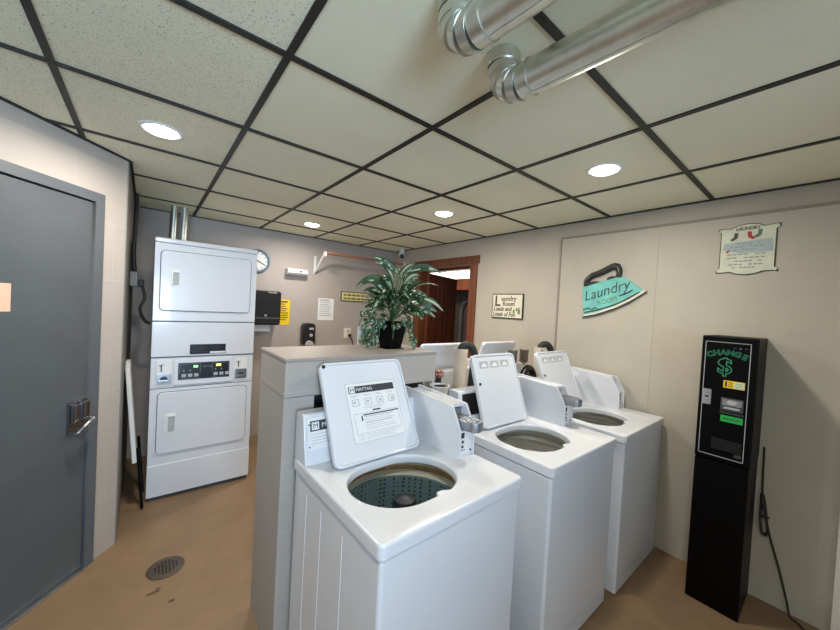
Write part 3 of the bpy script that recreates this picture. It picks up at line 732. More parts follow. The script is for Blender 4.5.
# ================================================================== CHANGE MACHINE
cx0, cx1, cy0, cy1, ch = 2.418, 2.737, 0.243, 0.470, 1.474
t = empty('change_machine', ((cx0 + cx1) / 2, (cy0 + cy1) / 2, 0)); tag(t, 'tall narrow black change machine on its stand against the right wall', 'change machine')
ox, oy = (cx0 + cx1) / 2, (cy0 + cy1) / 2
fx = cx0 - ox; yl = cy1 - oy; yr = cy0 - oy     # front plane x, image-left and image-right edges
MB().box(fx + 0.002, cx1 - ox, yr + 0.003, yl - 0.003, 0.0, 0.797, 0.003).build('stand', M_blackm, t)
MB().box(fx + 0.006, cx1 - ox, yr, yl, 0.800, ch, 0.004).build('housing', M_blackm, t)
fd = MB().box(fx - 0.004, fx + 0.008, yr + 0.004, yl - 0.004, 0.806, ch - 0.005, 0.003).build('front_door', M_blackm, t)
fx -= 0.004
def fbox(m, ya, yb, za, zb, th=0.0012, mi=0, bev=0): m.box(fx - th, fx + 0.001, min(ya, yb), max(ya, yb), za, zb, bev, mi)
Y = lambda u: yl - 0.004 - u          # u = distance from image-left edge of the face
m = MB(); a, b_, z0, z1 = 0.013, 0.196, 0.826, 1.445
for q in ((a, b_, z1 - .003, z1), (a, b_, z0, z0 + .003), (a, a + .003, z0, z1), (b_ - .003, b_, z0, z1)): fbox(m, Y(q[0]), Y(q[1]), q[2], q[3])
m.build('border_line', M_lgrey, fd)
rt, up = (0, -1, 0), (0, 0, 1)
m = MB()
word = 'CHANGE'; n = len(word)
for i, ch_ in enumerate(word):
    f_ = (i - (n - 1) / 2) / ((n - 1) / 2)
    ang = -f_ * 0.36
    rv = Vector((0, -math.cos(ang), math.sin(ang))); uv = Vector((0, math.sin(ang), math.cos(ang)))
    uv = Vector((-1, 0, 0)).cross(rv); uv = Vector((0, math.sin(ang), math.cos(ang)))
    m.text(ch_, 0.038, (fx - 0.0008, Y(0.1035 + f_ * 0.066), 1.378 - 0.016 * f_ * f_), rv, uv, 0, 0.0004, align='CENTER', bold=0.0018)
    m.text(ch_, 0.038, (fx - 0.0012, Y(0.1035 + f_ * 0.066), 1.378 - 0.016 * f_ * f_), rv, uv, 1, 0.0004, align='CENTER', bold=-0.0004)
m.text('$', 0.118, (fx - 0.0008, Y(0.098), 1.278), rt, up, 0, 0.0004, align='CENTER', bold=0.0035)
m.text('$', 0.118, (fx - 0.0012, Y(0.098), 1.278), rt, up, 1, 0.0004, align='CENTER', bold=-0.0015)
m.build('lettering', [M_green, M_blackm], fd)
m = MB(); 
for k, ww in enumerate((0.016, 0.02, 0.014)): m.text(('~', 'o', '~')[k], 0.02, (fx - 0.0006, Y(0.128 + .022 * k), 1.412), rt, up, 0, 0.0003)
m.build('emblem', M_mgrey, fd)
m = MB(); fbox(m, Y(0.098), Y(0.182), 1.203, 1.242, 0.0015); fbox(m, Y(0.140), Y(0.180), 1.206, 1.239, 0.0022, 1); fbox(m, Y(0.104), Y(0.113), 1.208, 1.237, 0.0022, 2)
for k in range(3): fbox(m, Y(0.118 + .0 * k), Y(0.136), 1.210 + .010 * k, 1.214 + .010 * k, 0.0022, 2); fbox(m, Y(0.146), Y(0.172), 1.212 + .009 * k, 1.2145 + .009 * k, 0.0028, 3)
m.build('bill_label', [M_yellow, M_sage, M_ink, M_glabel], fd)
m = MB(); fbox(m, Y(0.016), Y(0.052), 1.098, 1.182, 0.004, 0, 0.0015); fbox(m, Y(0.026), Y(0.042), 1.136, 1.146, 0.005, 1); fbox(m, Y(0.022), Y(0.046), 1.12, 1.122, 0.0045, 2); fbox(m, Y(0.022), Y(0.046), 1.16, 1.162, 0.0045, 2)
m.build('lock_plate', [M_galv, M_ink, M_mgrey], fd)
m = MB(); fbox(m, Y(0.094), Y(0.184), 1.082, 1.150, 0.012, 0, 0.003); fbox(m, Y(0.100), Y(0.178), 1.112, 1.145, 0.0135, 1); fbox(m, Y(0.108), Y(0.17), 1.094, 1.104, 0.0135, 2)
m.prism([(Y(0.139) + .02 * math.cos(k * math.pi / 8), 1.129 + .013 * math.sin(k * math.pi / 8)) for k in range(16)], 'x', fx - 0.0145, fx - 0.012, 0, 2)
fbox(m, Y(0.092), Y(0.186), 1.066, 1.076, 0.006, 3)
m.build('bill_acceptor', [M_dgrey, M_mgrey, M_lgrey, M_dgrey], fd)
m = MB(); fbox(m, Y(0.096), Y(0.184), 1.022, 1.056, 0.002)
for k in range(5): fbox(m, Y(0.108 + .013 * k), Y(0.117 + .013 * k), 1.035, 1.043, 0.0026, 1)
m.build('green_label', [M_glabel, M_ink], fd)
m = MB(); fbox(m, Y(0.066), Y(0.186), 0.865, 0.925, 0.006, 0, 0.002); fbox(m, Y(0.16), Y(0.186), 0.845, 0.862, 0.003, 1)
m.build('coin_tray', [M_black, M_dgrey], fd)
# power cord
c = MB()
c.tube([(2.731, 0.224, 0.86), (2.729, 0.222, 0.80), (2.724, 0.220, 0.70), (2.722, 0.216, 0.60), (2.72, 0.20, 0.50), (2.722, 0.176, 0.38), (2.722, 0.132, 0.22), (2.718, 0.096, 0.07), (2.705, 0.08, 0.006), (2.68, 0.05, 0.006), (2.64, 0.02, 0.006)], 0.0048, 8, smooth=5)
for k in range(4):
    o_ = 0.004 * k
    c.tube([(2.722 - o_, 0.221 - o_, 0.60), (2.716 - o_, 0.206 + o_, 0.575), (2.715 - o_, 0.192, 0.47), (2.714 - o_, 0.186, 0.405 - o_), (2.716 - o_, 0.204, 0.385), (2.717 - o_, 0.214, 0.44), (2.722 - o_, 0.219, 0.53)], 0.0045, 7, closed=True, smooth=4)
c.tube([(2.725, 0.213, 0.475), (2.700, 0.213, 0.48), (2.698, 0.195, 0.485), (2.715, 0.186, 0.48)], 0.005, 7, closed=True, smooth=4)
tag(c.build('power_cord', M_rubber), 'black power cord bundled and hanging down the wall beside the change machine', 'cord')

# ================================================================== SIGNS ON THE RIGHT WALL
Rw, Uw = (0, -1, 0), (0, 0, 1)
def rx(base, d): return base - d
# iron-shaped sign (sheet stands off the panel), local plane: a = image-right (-Y), b = up
t = empty('wall_sign', (XR - 0.0125, 1.105, 1.738)); tag(t, 'teal clothes-iron shaped sign with a dark handle on the right wall', 'sign'); t.scale = (1, 0.96, 0.95)
def IP(a, b): return (-a, b)    # prism axis x uses (y,z)
body = [(-0.205, 0.045), (-0.10, 0.075), (0.04, 0.115), (0.085, 0.118), (0.13, 0.10), (0.19, 0.05), (0.245, 0.005), (0.15, -0.06), (0.05, -0.115), (-0.08, -0.165), (-0.185, -0.19), (-0.20, -0.10)]
ir = MB().prism([IP(*p) for p in body], 'x', -0.016, 0.0, 0.002).build('iron_body', M_teal, t)
sole = [(0.262, 0.008), (0.245, -0.008), (0.15, -0.075), (0.05, -0.13), (-0.08, -0.180), (-0.19, -0.208), (-0.185, -0.192), (-0.08, -0.164), (0.05, -0.112), (0.15, -0.056), (0.24, 0.01)]
MB().prism([IP(*p) for p in sole], 'x', -0.020, -0.001, 0.0015).build('sole_plate', M_cream, t)
edge = [(0.265, 0.004), (0.15, -0.082), (0.05, -0.138), (-0.08, -0.188), (-0.195, -0.217), (-0.192, -0.205), (-0.08, -0.178), (0.05, -0.128), (0.15, -0.073), (0.246, -0.006)]
MB().prism([IP(*p) for p in edge], 'x', -0.018, -0.001, 0.0).build('sole_edge', M_dkwood, t)
hp = [(-0.180, 0.055), (-0.175, 0.095), (-0.135, 0.135), (-0.07, 0.158), (-0.01, 0.188), (0.03, 0.204), (0.06, 0.190), (0.07, 0.15), (0.064, 0.118)]
hd = MB().tube([(-0.012, -a, b) for (a, b) in hp], [0.02, 0.022, 0.024, 0.026, 0.026, 0.026, 0.022, 0.02, 0.018], 10, smooth=5).build('iron_handle', M_dkwood, t)
MB().tube([(-0.030, -a, b + .004) for (a, b) in hp[1:-1]], 0.0045, 6, smooth=5).build('handle_line', M_mgrey, hd)
MB().prism([IP(*p) for p in ((-0.02, 0.095), (-0.015, 0.115), (0.02, 0.128), (0.045, 0.122), (0.05, 0.115))], 'x', -0.018, 0.0).build('thumb_rest', M_dkwood, t)
MB().prism([IP(*p) for p in ((-0.19, 0.045), (-0.185, 0.075), (-0.11, 0.090), (-0.07, 0.085), (-0.10, 0.072))], 'x', -0.019, 0.0).build('heel_rest', M_dkwood, t)
ca, sa = math.cos(0.30), math.sin(0.30)
m = MB(); r_ = Vector((0, -ca, sa)); u_ = Vector((0, sa, ca))
m.text('Laundry', 0.114, (-0.0175, 0.185, -0.078), r_, u_, 0, 0.0008, shear=0.35, bold=-0.0008, sx=0.95)
m.text('ROOM', 0.05, (-0.0175, 0.075, -0.108), r_, u_, 1, 0.0006, sx=1.0)
m.tube([(-0.0175, 0.19, -0.15), (-0.0175, 0.15, -0.135), (-0.0175, 0.12, -0.145), (-0.0175, 0.10, -0.13), (-0.0175, 0.08, -0.135)], 0.004, 6, smooth=4)
m.tube([(-0.0175, -0.08, -0.03), (-0.0175, -0.11, -0.02), (-0.0175, -0.14, -0.005), (-0.0175, -0.17, 0.015)], 0.004, 6, smooth=4)
m.tube([(-0.0175, 0.175, -0.172), (-0.0175, 0.08, -0.148), (-0.0175, -0.05, -0.10), (-0.0175, -0.15, -0.045), (-0.0175, -0.22, 0.0)], 0.005, 6, smooth=4)
m.build('sign_lettering', [M_dgrey, mat('sign_dull_green', (120, 150, 110), rough=0.7)], ir)

# scalloped sign with socks
t = empty('wall_sign', (XR - 0.0125, 0.358, 1.99)); tag(t, 'cream scalloped laundry sign with hanging socks, high above the change machine', 'sign')
prof = [(-0.122, 0.128), (-0.128, 0.118), (-0.116, 0.108), (-0.116, -0.112), (-0.13, -0.122), (-0.126, -0.135), (-0.11, -0.135), (-0.07, -0.13), (-0.04, -0.143), (0.0, -0.148), (0.04, -0.143), (0.07, -0.13), (0.11, -0.128), (0.126, -0.132), (0.13, -0.12), (0.116, -0.108), (0.116, 0.108), (0.13, 0.118), (0.126, 0.132), (0.11, 0.132), (0.07, 0.125), (0.045, 0.14), (0.0, 0.147), (-0.045, 0.14), (-0.07, 0.125), (-0.11, 0.13)]
MB().prism([(-a, b) for a, b in [(p[0] * 1.035, p[1] * 1.03) for p in prof]], 'x', -0.005, 0.0).build('sign_edge', M_dkwood, t)
MB().prism([(-a, b) for a, b in prof], 'x', -0.008, -0.004, 0.001).build('sign_board', M_sage, t)
MB().prism([(-a, b) for a, b in ((-0.10, 0.04), (0.105, 0.055), (0.11, -0.02), (-0.02, -0.025), (-0.105, 0.0))], 'x', -0.0088, -0.0079).build('blue_ground', M_bluegrey, t)
m = MB(); m.text('LAUNDRY', 0.027, (-0.0092, 0.0, 0.113), Rw, Uw, 0, 0.0006, sx=0.84, bold=0.0006, align='CENTER')
m.build('sign_lettering', mat('sign_maroon', (96, 66, 66), rough=0.7), t)
def sock(a, b, s, fl_):
    q = [(-0.012, 0.03), (0.010, 0.03), (0.012, 0.0), (0.028, -0.014), (0.030, -0.026), (0.016, -0.028), (-0.008, -0.010)]
    return [(-(a + fl_ * p[0] * s), b + p[1] * s) for p in q]
for (a, b, mm, nm, fl_) in ((-0.05, 0.075, M_dgrey, 'grey_sock', -1), (0.008, 0.078, M_red, 'red_sock', 1), (0.052, 0.085, mat('sock_green', (108, 124, 108), rough=0.7), 'green_sock', -1)):
    MB().prism(sock(a, b, 0.8, fl_), 'x', -0.0095, -0.0079).build(nm, mm, t)
MB().prism([(-a, b) for a, b in ((-0.095, -0.010), (-0.075, 0.0), (-0.07, -0.004), (-0.085, -0.018))], 'x', -0.0092, -0.0079).build('red_peg', M_red, t)
m = MB()
for k, (wv, zz) in enumerate(((0.12, 0.032), (0.15, 0.015), (0.11, -0.002), (0.17, -0.03), (0.17, -0.05), (0.14, -0.07), (0.15, -0.09), (0.12, -0.108))):
    nseg = 7
    for j in range(nseg):
        if (j * 3 + k) % 5 == 0: continue
        y0_ = wv / 2 - wv * j / nseg
        m.box(-0.0090, -0.0079, y0_ - wv / nseg * 0.78, y0_, zz - 0.003, zz + 0.004)
m.build('text_lines', mat('faint_print', (150, 158, 152), rough=0.8), t)

# small cream sign beside the doorway
t = empty('wall_sign', (XR, 2.04, 1.602)); tag(t, 'small cream square sign with brown lettering beside the wooden doorway', 'sign')
MB().box(-0.014, 0.0, -0.182, 0.182, -0.122, 0.122, 0.002).build('sign_edge', M_dkwood, t)
MB().box(-0.017, -0.012, -0.172, 0.172, -0.112, 0.112, 0.001).build('sign_board', M_cream, t)
m = MB(); brn = mat('sign_brown', (74, 56, 46), rough=0.7)
m.text('L', 0.15, (-0.0178, 0.150, 0.000), Rw, Uw, 0, 0.0008, bold=0.002)
m.text('aundry', 0.066, (-0.0178, 0.066, 0.052), Rw, Uw, 0, 0.0008, sx=0.95, bold=0.0008)
m.text('Room', 0.060, (-0.0178, 0.05, 0.003), Rw, Uw, 0, 0.0008, sx=0.95, bold=0.0008)
m.text('Loads and', 0.062, (-0.0178, 0.160, -0.048), Rw, Uw, 0, 0.0008, sx=0.86, bold=0.0008, shear=0.2)
m.text('Loads of Fun', 0.060, (-0.0178, 0.162, -0.100), Rw, Uw, 0, 0.0008, sx=0.84, bold=0.0008, shear=0.2)
m.build('sign_lettering', brn, t)
m = MB()
for (yy, zz, s_) in ((-0.085, -0.05, .02), (-0.115, -0.03, .018), (-0.142, -0.05, .026), (-0.14, -0.02, .014)):
    m.prism([(yy + s_ * .6 * math.cos(k * math.pi / 5), zz + s_ * math.sin(k * math.pi / 5)) for k in range(10)], 'x', -0.0180, -0.0165)
m.build('painted_leaves', mat('sign_leaf_green', (120, 134, 96), rough=0.7), t)

# security camera in the corner
t = empty('security_camera', (2.70, 3.81, CEIL - 0.006)); tag(t, 'small white ball security camera with a black lens in the ceiling corner', 'camera')
MB().cyl((0, 0, 0.006), (0, 0, -0.03), 0.035, seg=24).build('mount', M_white2, t)
MB().lathe([(0.0, 0.048), (0.025, 0.042), (0.043, 0.02), (0.048, 0.0), (0.043, -0.02), (0.03, -0.036), (0.0, -0.045)], (-0.012, -0.02, -0.07), 24).build('ball', M_white2, t)
MB().lathe([(0.030, 0.0), (0.030, 0.012), (0.026, 0.022), (0.014, 0.028), (0, 0.030)], (-0.030, -0.046, -0.088), 24, axis=(-0.5, -0.7, -0.42)).build('lens', M_black, t)

# ================================================================== BACK WALL
def paper(name, x0, x1, z0, z1, mm, label, cat, lines):
    t = empty(name, ((x0 + x1) / 2, YB, (z0 + z1) / 2)); tag(t, label, cat)
    hw_, hh = (x1 - x0) / 2, (z1 - z0) / 2
    MB().box(-hw_, hw_, -0.003, -0.0005, -hh, hh).build('sheet', mm, t)
    m = MB(); rnd = random.Random(len(label))
    for k in range(lines):
        z = hh * 0.82 - k * hh * 1.6 / lines
        L = rnd.uniform(0.5, 0.8) * hw_ * 2; th = hh * 0.32 / lines * (1.6 if k == 0 else 1)
        m.box(-hw_ * .8, -hw_ * .8 + L, -0.0036, -0.0028, z - th, z + th)
    m.build('text_lines', M_ink if mm is M_yellow else M_lgrey, t)
paper('paper_notice', 1.150, 1.300, 1.255, 1.548, M_yellow, 'yellow notice sheet on the back wall beside the black towel dispenser', 'paper', 9)
paper('paper_notice', 1.640, 1.846, 1.318, 1.592, M_paper, 'white notice sheet on the back wall above the soap dispenser', 'paper', 8)
# long narrow sign behind the plant
t = empty('wall_sign', (2.21, YB, 1.635)); tag(t, 'long narrow pale yellow sign on the back wall behind the plant', 'sign')
MB().box(-0.275, 0.275, -0.012, 0, -0.062, 0.062, 0.002).build('sign_edge', M_dkwood, t)
MB().box(-0.265, 0.265, -0.015, -0.01, -0.052, 0.052).build('sign_board', M_palegold, t)
m = MB()
rnd = random.Random(3)
for row in range(2):
    x = -0.24
    while x < 0.22:
        L = rnd.uniform(0.03, 0.075); m.box(x, x + L, -0.0158, -0.0148, 0.008 - 0.046 * row, 0.030 - 0.046 * row); x += L + 0.012
m.build('sign_lettering', mat('sign_olive', (104, 96, 62), rough=0.7), t)
# clock
t = empty('wall_clock', (0.925, YB, 1.957)); tag(t, 'round wall clock with a blue-grey rim, half hidden by the dryer', 'clock')
ax = (0, -1, 0)
MB().lathe([(0.0, 0.0), (0.128, 0.0), (0.132, 0.012), (0.126, 0.03), (0.114, 0.036), (0.102, 0.028), (0.100, 0.018)], (0, 0, 0), 48, axis=ax).build('rim', M_clockrim, t)
fc = MB().lathe([(0.0, 0.02), (0.102, 0.02)], (0, 0, 0), 48, axis=ax).build('face', M_paper, t)
m = MB()
for k in range(12):
    a = math.pi / 6 * k; s_, c_ = math.sin(a), math.cos(a)
    M_ = Matrix.Rotation(-a, 4, 'Y') if False else Matrix(((c_, 0, s_, 0), (0, 1, 0, 0), (-s_, 0, c_, 0), (0, 0, 0, 1)))
    m.box(-0.004, 0.004, -0.0222, -0.0198, 0.078, 0.092, M=M_)
m.build('hour_marks', M_ink, fc)
for (nm, L, wd, a, mm) in (('minute_hand', 0.082, 0.004, 118, M_ink), ('hour_hand', 0.055, 0.005, 300, M_rod)):
    a = math.radians(a); s_, c_ = math.sin(a), math.cos(a)
    MB().box(-wd, wd, -0.026, -0.0235, -0.012, L, M=Matrix(((c_, 0, s_, 0), (0, 1, 0, 0), (-s_, 0, c_, 0), (0, 0, 0, 1)))).build(nm, mm, t)
# towel dispenser
t = empty('towel_dispenser', (0.985, YB, 1.262)); tag(t, 'black paper towel dispenser on the back wall beside the stacked dryer', 'dispenser')
MB().prism(rrect(-0.155, 0.158, 0.0, 0.372, 0.03, 6), 'y', -0.20, 0.0, 0.02).build('cover', M_black, t)
m = MB().box(0.02, 0.11, -0.203, -0.19, 0.345, 0.358, 0.003).cyl((0.0, -0.19, 0.105), (0.0, -0.206, 0.105), 0.014, seg=16)
m.box(-0.14, 0.145, -0.203, -0.19, 0.075, 0.079, 0.0)
m.build('latch', M_mgrey, t)
MB().box(-0.12, 0.075, -0.105, -0.1035, -0.075, 0.03).build('paper_towel', M_paper, t)
# soap dispenser
t = empty('soap_dispenser', (1.51, YB, 1.02)); tag(t, 'black push soap dispenser on the back wall below the white notice', 'dispenser')
MB().prism(rrect(-0.078, 0.078, 0.0, 0.262, 0.045, 6), 'y', -0.105, 0.0, 0.018).build('cover', M_black, t)
m = MB().box(-0.005, 0.05, -0.108, -0.10, 0.185, 0.21, 0.003).lathe([(0, 0.0), (0.020, 0.0), (0.018, 0.006), (0, 0.008)], (0.02, -0.104, 0.12), 16, axis=(0, -1, 0))
m.build('emblem', M_lgrey, t)
MB().prism([(-0.05 + .05 * (1 - math.cos(math.pi * k / 8)), 0.0 + .058 * math.sin(math.pi * k / 8)) for k in range(9)], 'y', -0.128, -0.06, 0.006).build('push_bar', M_lgrey, t)
# wall fixture
t = empty('wall_fixture', (1.345, YB, 1.872)); tag(t, 'small white plastic fixture on the back wall beside the clothes rod bracket', 'fixture')
MB().prism([(0.0, -0.035), (-0.07, -0.032), (-0.10, -0.01), (-0.10, 0.012), (-0.075, 0.04), (0.0, 0.045)], 'x', -0.118, 0.118, 0.008).build('body', M_white2, t)
MB().lathe([(0.0, 0.0), (0.014, 0.0), (0.010, 0.008), (0.0, 0.01)], (0.03, -0.095, 0.012), 16, axis=(0, -1, 0.3)).build('button', M_dgrey, t)
# clothes rod with brackets
t = empty('rod_bracket', (1.575, YB, 1.99)); tag(t, 'white angled bracket on the back wall holding the clothes rod', 'bracket')
MB().box(-0.013, 0.013, -0.006, 0, -0.112, 0.112, 0.002).build('wall_plate', M_white2, t)
MB().tube([(0, -0.006, -0.10), (0.008, -0.12, 0.01), (0.016, -0.226, 0.112)], 0.011, 8).build('strut', M_white2, t)
MB().tube([(0.016, -0.222, 0.108), (0.016, -0.25, 0.135), (0.016, -0.275, 0.125), (0.016, -0.278, 0.10), (0.016, -0.262, 0.087)], 0.012, 8, smooth=3).build('hook', M_white2, t)
rod = MB().cyl((1.592, YB - 0.246, 2.122), (2.735, YB - 0.246, 2.122), 0.014, seg=20).build('clothes_rod', M_rod); tag(rod, 'reddish wooden clothes rod on a white bracket along the back wall', 'rod')
MB().cyl((XR - .001, YB - 0.246, 2.122), (2.725, YB - 0.246, 2.122), 0.028, seg=20).build('rod_socket', M_white2, rod)
# outlet
t = empty('wall_outlet', (2.052, YB, 1.155)); tag(t, 'white wall outlet with a black plug on the back wall', 'outlet')
MB().box(-0.05, 0.05, -0.008, 0, -0.065, 0.065, 0.003).build('plate', M_cream, t)
MB().box(-0.01, 0.03, -0.012, -0.007, 0.01, 0.04, 0.002).build('socket', M_lgrey, t)
t = MB().box(2.06, 2.098, YB - 0.04, YB - 0.008, 1.11, 1.145, 0.006).tube([(2.08, YB - 0.035, 1.115), (2.105, YB - 0.045, 1.07), (2.125, YB - 0.04, 1.0), (2.13, YB - 0.02, 0.85), (2.14, YB - 0.02, 0.3), (2.15, YB - 0.02, 0.01)], 0.006, 8, smooth=4).build('plug_cord', M_rubber)
tag(t, 'black plug and cord hanging from the outlet on the back wall', 'cord')

# ================================================================== ALCOVE: junction box, cable, leaning board
t = empty('junction_box', (-0.11, 3.43, 1.64)); tag(t, 'small grey junction box with plug on the alcove wall left of the dryer', 'outlet box')
MB().box(0.0, 0.045, -0.055, 0.055, -0.055, 0.055, 0.004).build('box', M_mgrey, t)
MB().box(0.045, 0.085, -0.05, 0.01, -0.06, 0.0, 0.010).build('plug', M_rubber, t)
c = MB().tube([(-0.088, 3.44, 2.30), (-0.090, 3.43, 2.05), (-0.095, 3.435, 1.85), (-0.085, 3.43, 1.70)], 0.014, 10, smooth=5).build('conduit_cable', M_rubber)
tag(c, 'dark cable dropping from the ceiling to the junction box', 'cable')
c = MB().tube([(-0.035, 3.40, 1.58), (-0.02, 3.38, 1.50), (-0.045, 3.38, 1.42), (-0.03, 3.40, 1.35), (-0.005, 3.42, 1.31), (0.012, 3.45, 1.30)], 0.011, 10, smooth=5).build('dryer_cord', M_rubber)
tag(c, 'black cord looping from the junction box to the dryer', 'cord')
# folded ironing board leaning on the alcove wall
t = empty('ironing_board', (-0.02, 2.99, 0)); tag(t, 'narrow white folded board with black legs leaning beside the dryer', 'ironing board')
m = MB(); tilt = Matrix.Rotation(math.radians(-4.6), 4, 'Y')
base = Matrix.Translation((0.012, 0, 0.0)) @ tilt
m.prism([(0.0, 0.36), (0.32, 0.36), (0.32, 0.96), (0.25, 1.05), (0.10, 1.06), (0.0, 1.02)], 'x', -0.016, 0.010, 0.005, M=base)
m.build('board', M_white2, t)
for yy in (0.03, 0.28):
    m = MB().prism([(yy, 0.012), (yy + 0.022, 0.012), (yy + 0.022, 0.45), (yy, 0.45)], 'x', 0.010, 0.028, 0.003, M=base)
    m.build('leg', M_blackm, t)

# ================================================================== FLOOR DRAIN
t = empty('floor_drain', (0.123, 2.300, 0)); tag(t, 'round metal floor drain in the brown floor before the dryer', 'drain')
MB().lathe([(0.0, 0.0005), (0.088, 0.0005), (0.088, 0.003), (0.080, 0.006), (0.0, 0.006)], seg=40).build('flange', M_iron, t)
m = MB()
for i in range(-3, 4):
    for j in range(-3, 4):
        x, y = i * 0.016, j * 0.016
        if x * x + y * y < 0.052 ** 2: m.cyl((x, y, 0.0055), (x, y, 0.0066), 0.0055, seg=8)
m.build('grate_hole', M_hole, t)

# ================================================================== PLANT ON THE PARTITION
PB = Vector((1.088, 1.60, 1.302))
t = empty('potted_plant', PB); tag(t, 'leafy green artificial plant in a black pot on the half wall', 'plant')
pot = MB()
pot.prism([(0, 0)] * 0 or rrect(-0.058, 0.058, -0.058, 0.058, 0.012, 4), 'z', 0.0, 0.002)
b = bmesh.new(); rings = []
for (hs_, z) in ((0.046, 0.0), (0.066, 0.138), (0.072, 0.140), (0.072, 0.152), (0.062, 0.152), (0.060, 0.125)):
    rings.append([b.verts.new((p[0], p[1], z)) for p in rrect(-hs_, hs_, -hs_, hs_, 0.012, 4)])
for i in range(len(rings) - 1):
    n_ = len(rings[i])
    for k in range(n_): b.faces.new((rings[i][k], rings[i][(k + 1) % n_], rings[i + 1][(k + 1) % n_], rings[i + 1][k]))
b.faces.new(rings[0][::-1])
pot.merge(b, 0, Matrix.Rotation(math.radians(12), 4, 'Z')); pot.build('pot', M_blackm, t)
MB().prism(rrect(-0.059, 0.059, -0.059, 0.059, 0.012, 4), 'z', 0.118, 0.130, M=Matrix.Rotation(math.radians(12), 4, 'Z')).build('soil', M_soil, t)
RR = Vector((0.777, -0.627, 0)); FF = Vector((0.628, 0.777, 0)); UU = Vector((0, 0, 1))
def Q(r, u, d=0.0): return RR * r + UU * u + FF * d
lv = MB(); stm = MB()
def leaf(p0, p1, wid, droop=0.03, pale=0.5, side=None, lvb=None):
    """arched lance leaf from p0 to p1 with a folded midrib; pale stripe along it"""
    d = p1 - p0; L = d.length; d.normalize()
    s_ = (side if side else d.cross((FF * random.uniform(-1.3, -0.2) + RR * random.uniform(-.6, .6) + UU * random.uniform(0.2, 1.0)))).normalized()
    nrm = s_.cross(d).normalized()
    if nrm.z < 0: nrm = -nrm
    N_ = 9; rows = []
    B = (lvb or lv).bm
    for i in range(N_ + 1):
        q = i / N_
        c_ = p0 + d * L * q + Vector((0, 0, 1)) * (droop * 4 * q * (1 - q))
        w_ = wid * (math.sin(math.pi * min(1, q * 0.92 + 0.06)) ** 0.8) * (1 - 0.25 * q)
        if i == N_: w_ = wid * 0.03
        rows.append([B.verts.new(c_ + s_ * w_ * k + nrm * (abs(k) * w_ * 0.35)) for k in (-1, -0.45, 0, 0.45, 1)])
    for i in range(N_):
        for k in range(4):
            f = B.faces.new((rows[i][k], rows[i][k + 1], rows[i + 1][k + 1], rows[i + 1][k]))
            f.material_index = 1 if (k in (1, 2) and random.random() < pale) else 0
crown = Q(0.0, 0.15)
# (start r,u,d) (tip r,u,d) half width, droop, paleness
big = [((0.02, 0.40, .03), (-0.135, 0.47, .05), .020, .015, .3), ((0.02, 0.385, .0), (-0.11, 0.425, -.04), .022, .02, .4), ((0.03, 0.37, .02), (0.115, 0.445, .06), .017, .02, .7),
       ((0.05, 0.37, -.02), (0.27, 0.385, -.03), .026, .045, .25), ((0.09, 0.36, .0), (0.17, 0.425, .02), .016, .01, .5), ((-0.03, 0.30, -.02), (-0.215, 0.27, -.05), .030, .06, .25), ((-0.02, 0.31, .05), (-0.19, 0.32, .06), .024, .05, .4),
       ((0.10, 0.29, .0), (0.265, 0.315, .02), .022, .03, .35), ((0.14, 0.24, -.03), (0.29, 0.175, -.05), .018, .03, .9), ((0.08, 0.27, .05), (0.21, 0.24, .10), .02, .03, .5), ((-0.04, 0.26, .05), (-0.15, 0.21, .11), .024, .04, .35),
       ((0.0, 0.27, -.06), (-0.05, 0.33, -.15), .024, .03, .5), ((0.03, 0.25, -.06), (0.12, 0.20, -.17), .024, .04, .5), ((-0.03, 0.22, -.06), (-0.10, 0.14, -.15), .024, .04, .4), ((0.05, 0.33, .03), (0.02, 0.42, .12), .02, .02, .5),
       ((0.0, 0.34, .0), (-0.07, 0.43, .0), .018, .02, .7), ((0.06, 0.32, -.03), (0.15, 0.36, -.11), .02, .03, .4), ((-0.05, 0.28, .0), (-0.16, 0.19, -.03), .026, .04, .3)]
for (a, b_, wd, dr, pl) in big:
    A = Q(*a) + UU * 0.045; Bp = Q(*b_) + UU * 0.05
    stm.tube([crown, crown + (A - crown) * 0.5 + Q(0, 0.03), A], 0.0032, 6, smooth=4)
    leaf(A, Bp, wd * 1.05, dr * 0.8, min(1, pl + .2))
rnd = random.Random(11)
for k in range(120):
    th = rnd.uniform(0, 2 * math.pi); el = rnd.uniform(-0.25, 1.2); rad = rnd.uniform(0.05, 0.14)
    A = Q(0.02, 0.225) + Vector((math.cos(th) * math.cos(el), math.sin(th) * math.cos(el), math.sin(el) * 0.95)) * rad
    dirv = Vector((math.cos(th) * math.cos(el), math.sin(th) * math.cos(el), math.sin(el) * 0.6 - 0.15)).normalized()
    Bp = A + dirv * rnd.uniform(0.06, 0.115)
    if k % 3 == 0: stm.tube([crown, A], 0.002, 5)
    random.seed(k); leaf(A, Bp, rnd.uniform(0.017, 0.026), rnd.uniform(0.005, 0.025), rnd.uniform(0.15, 0.7))
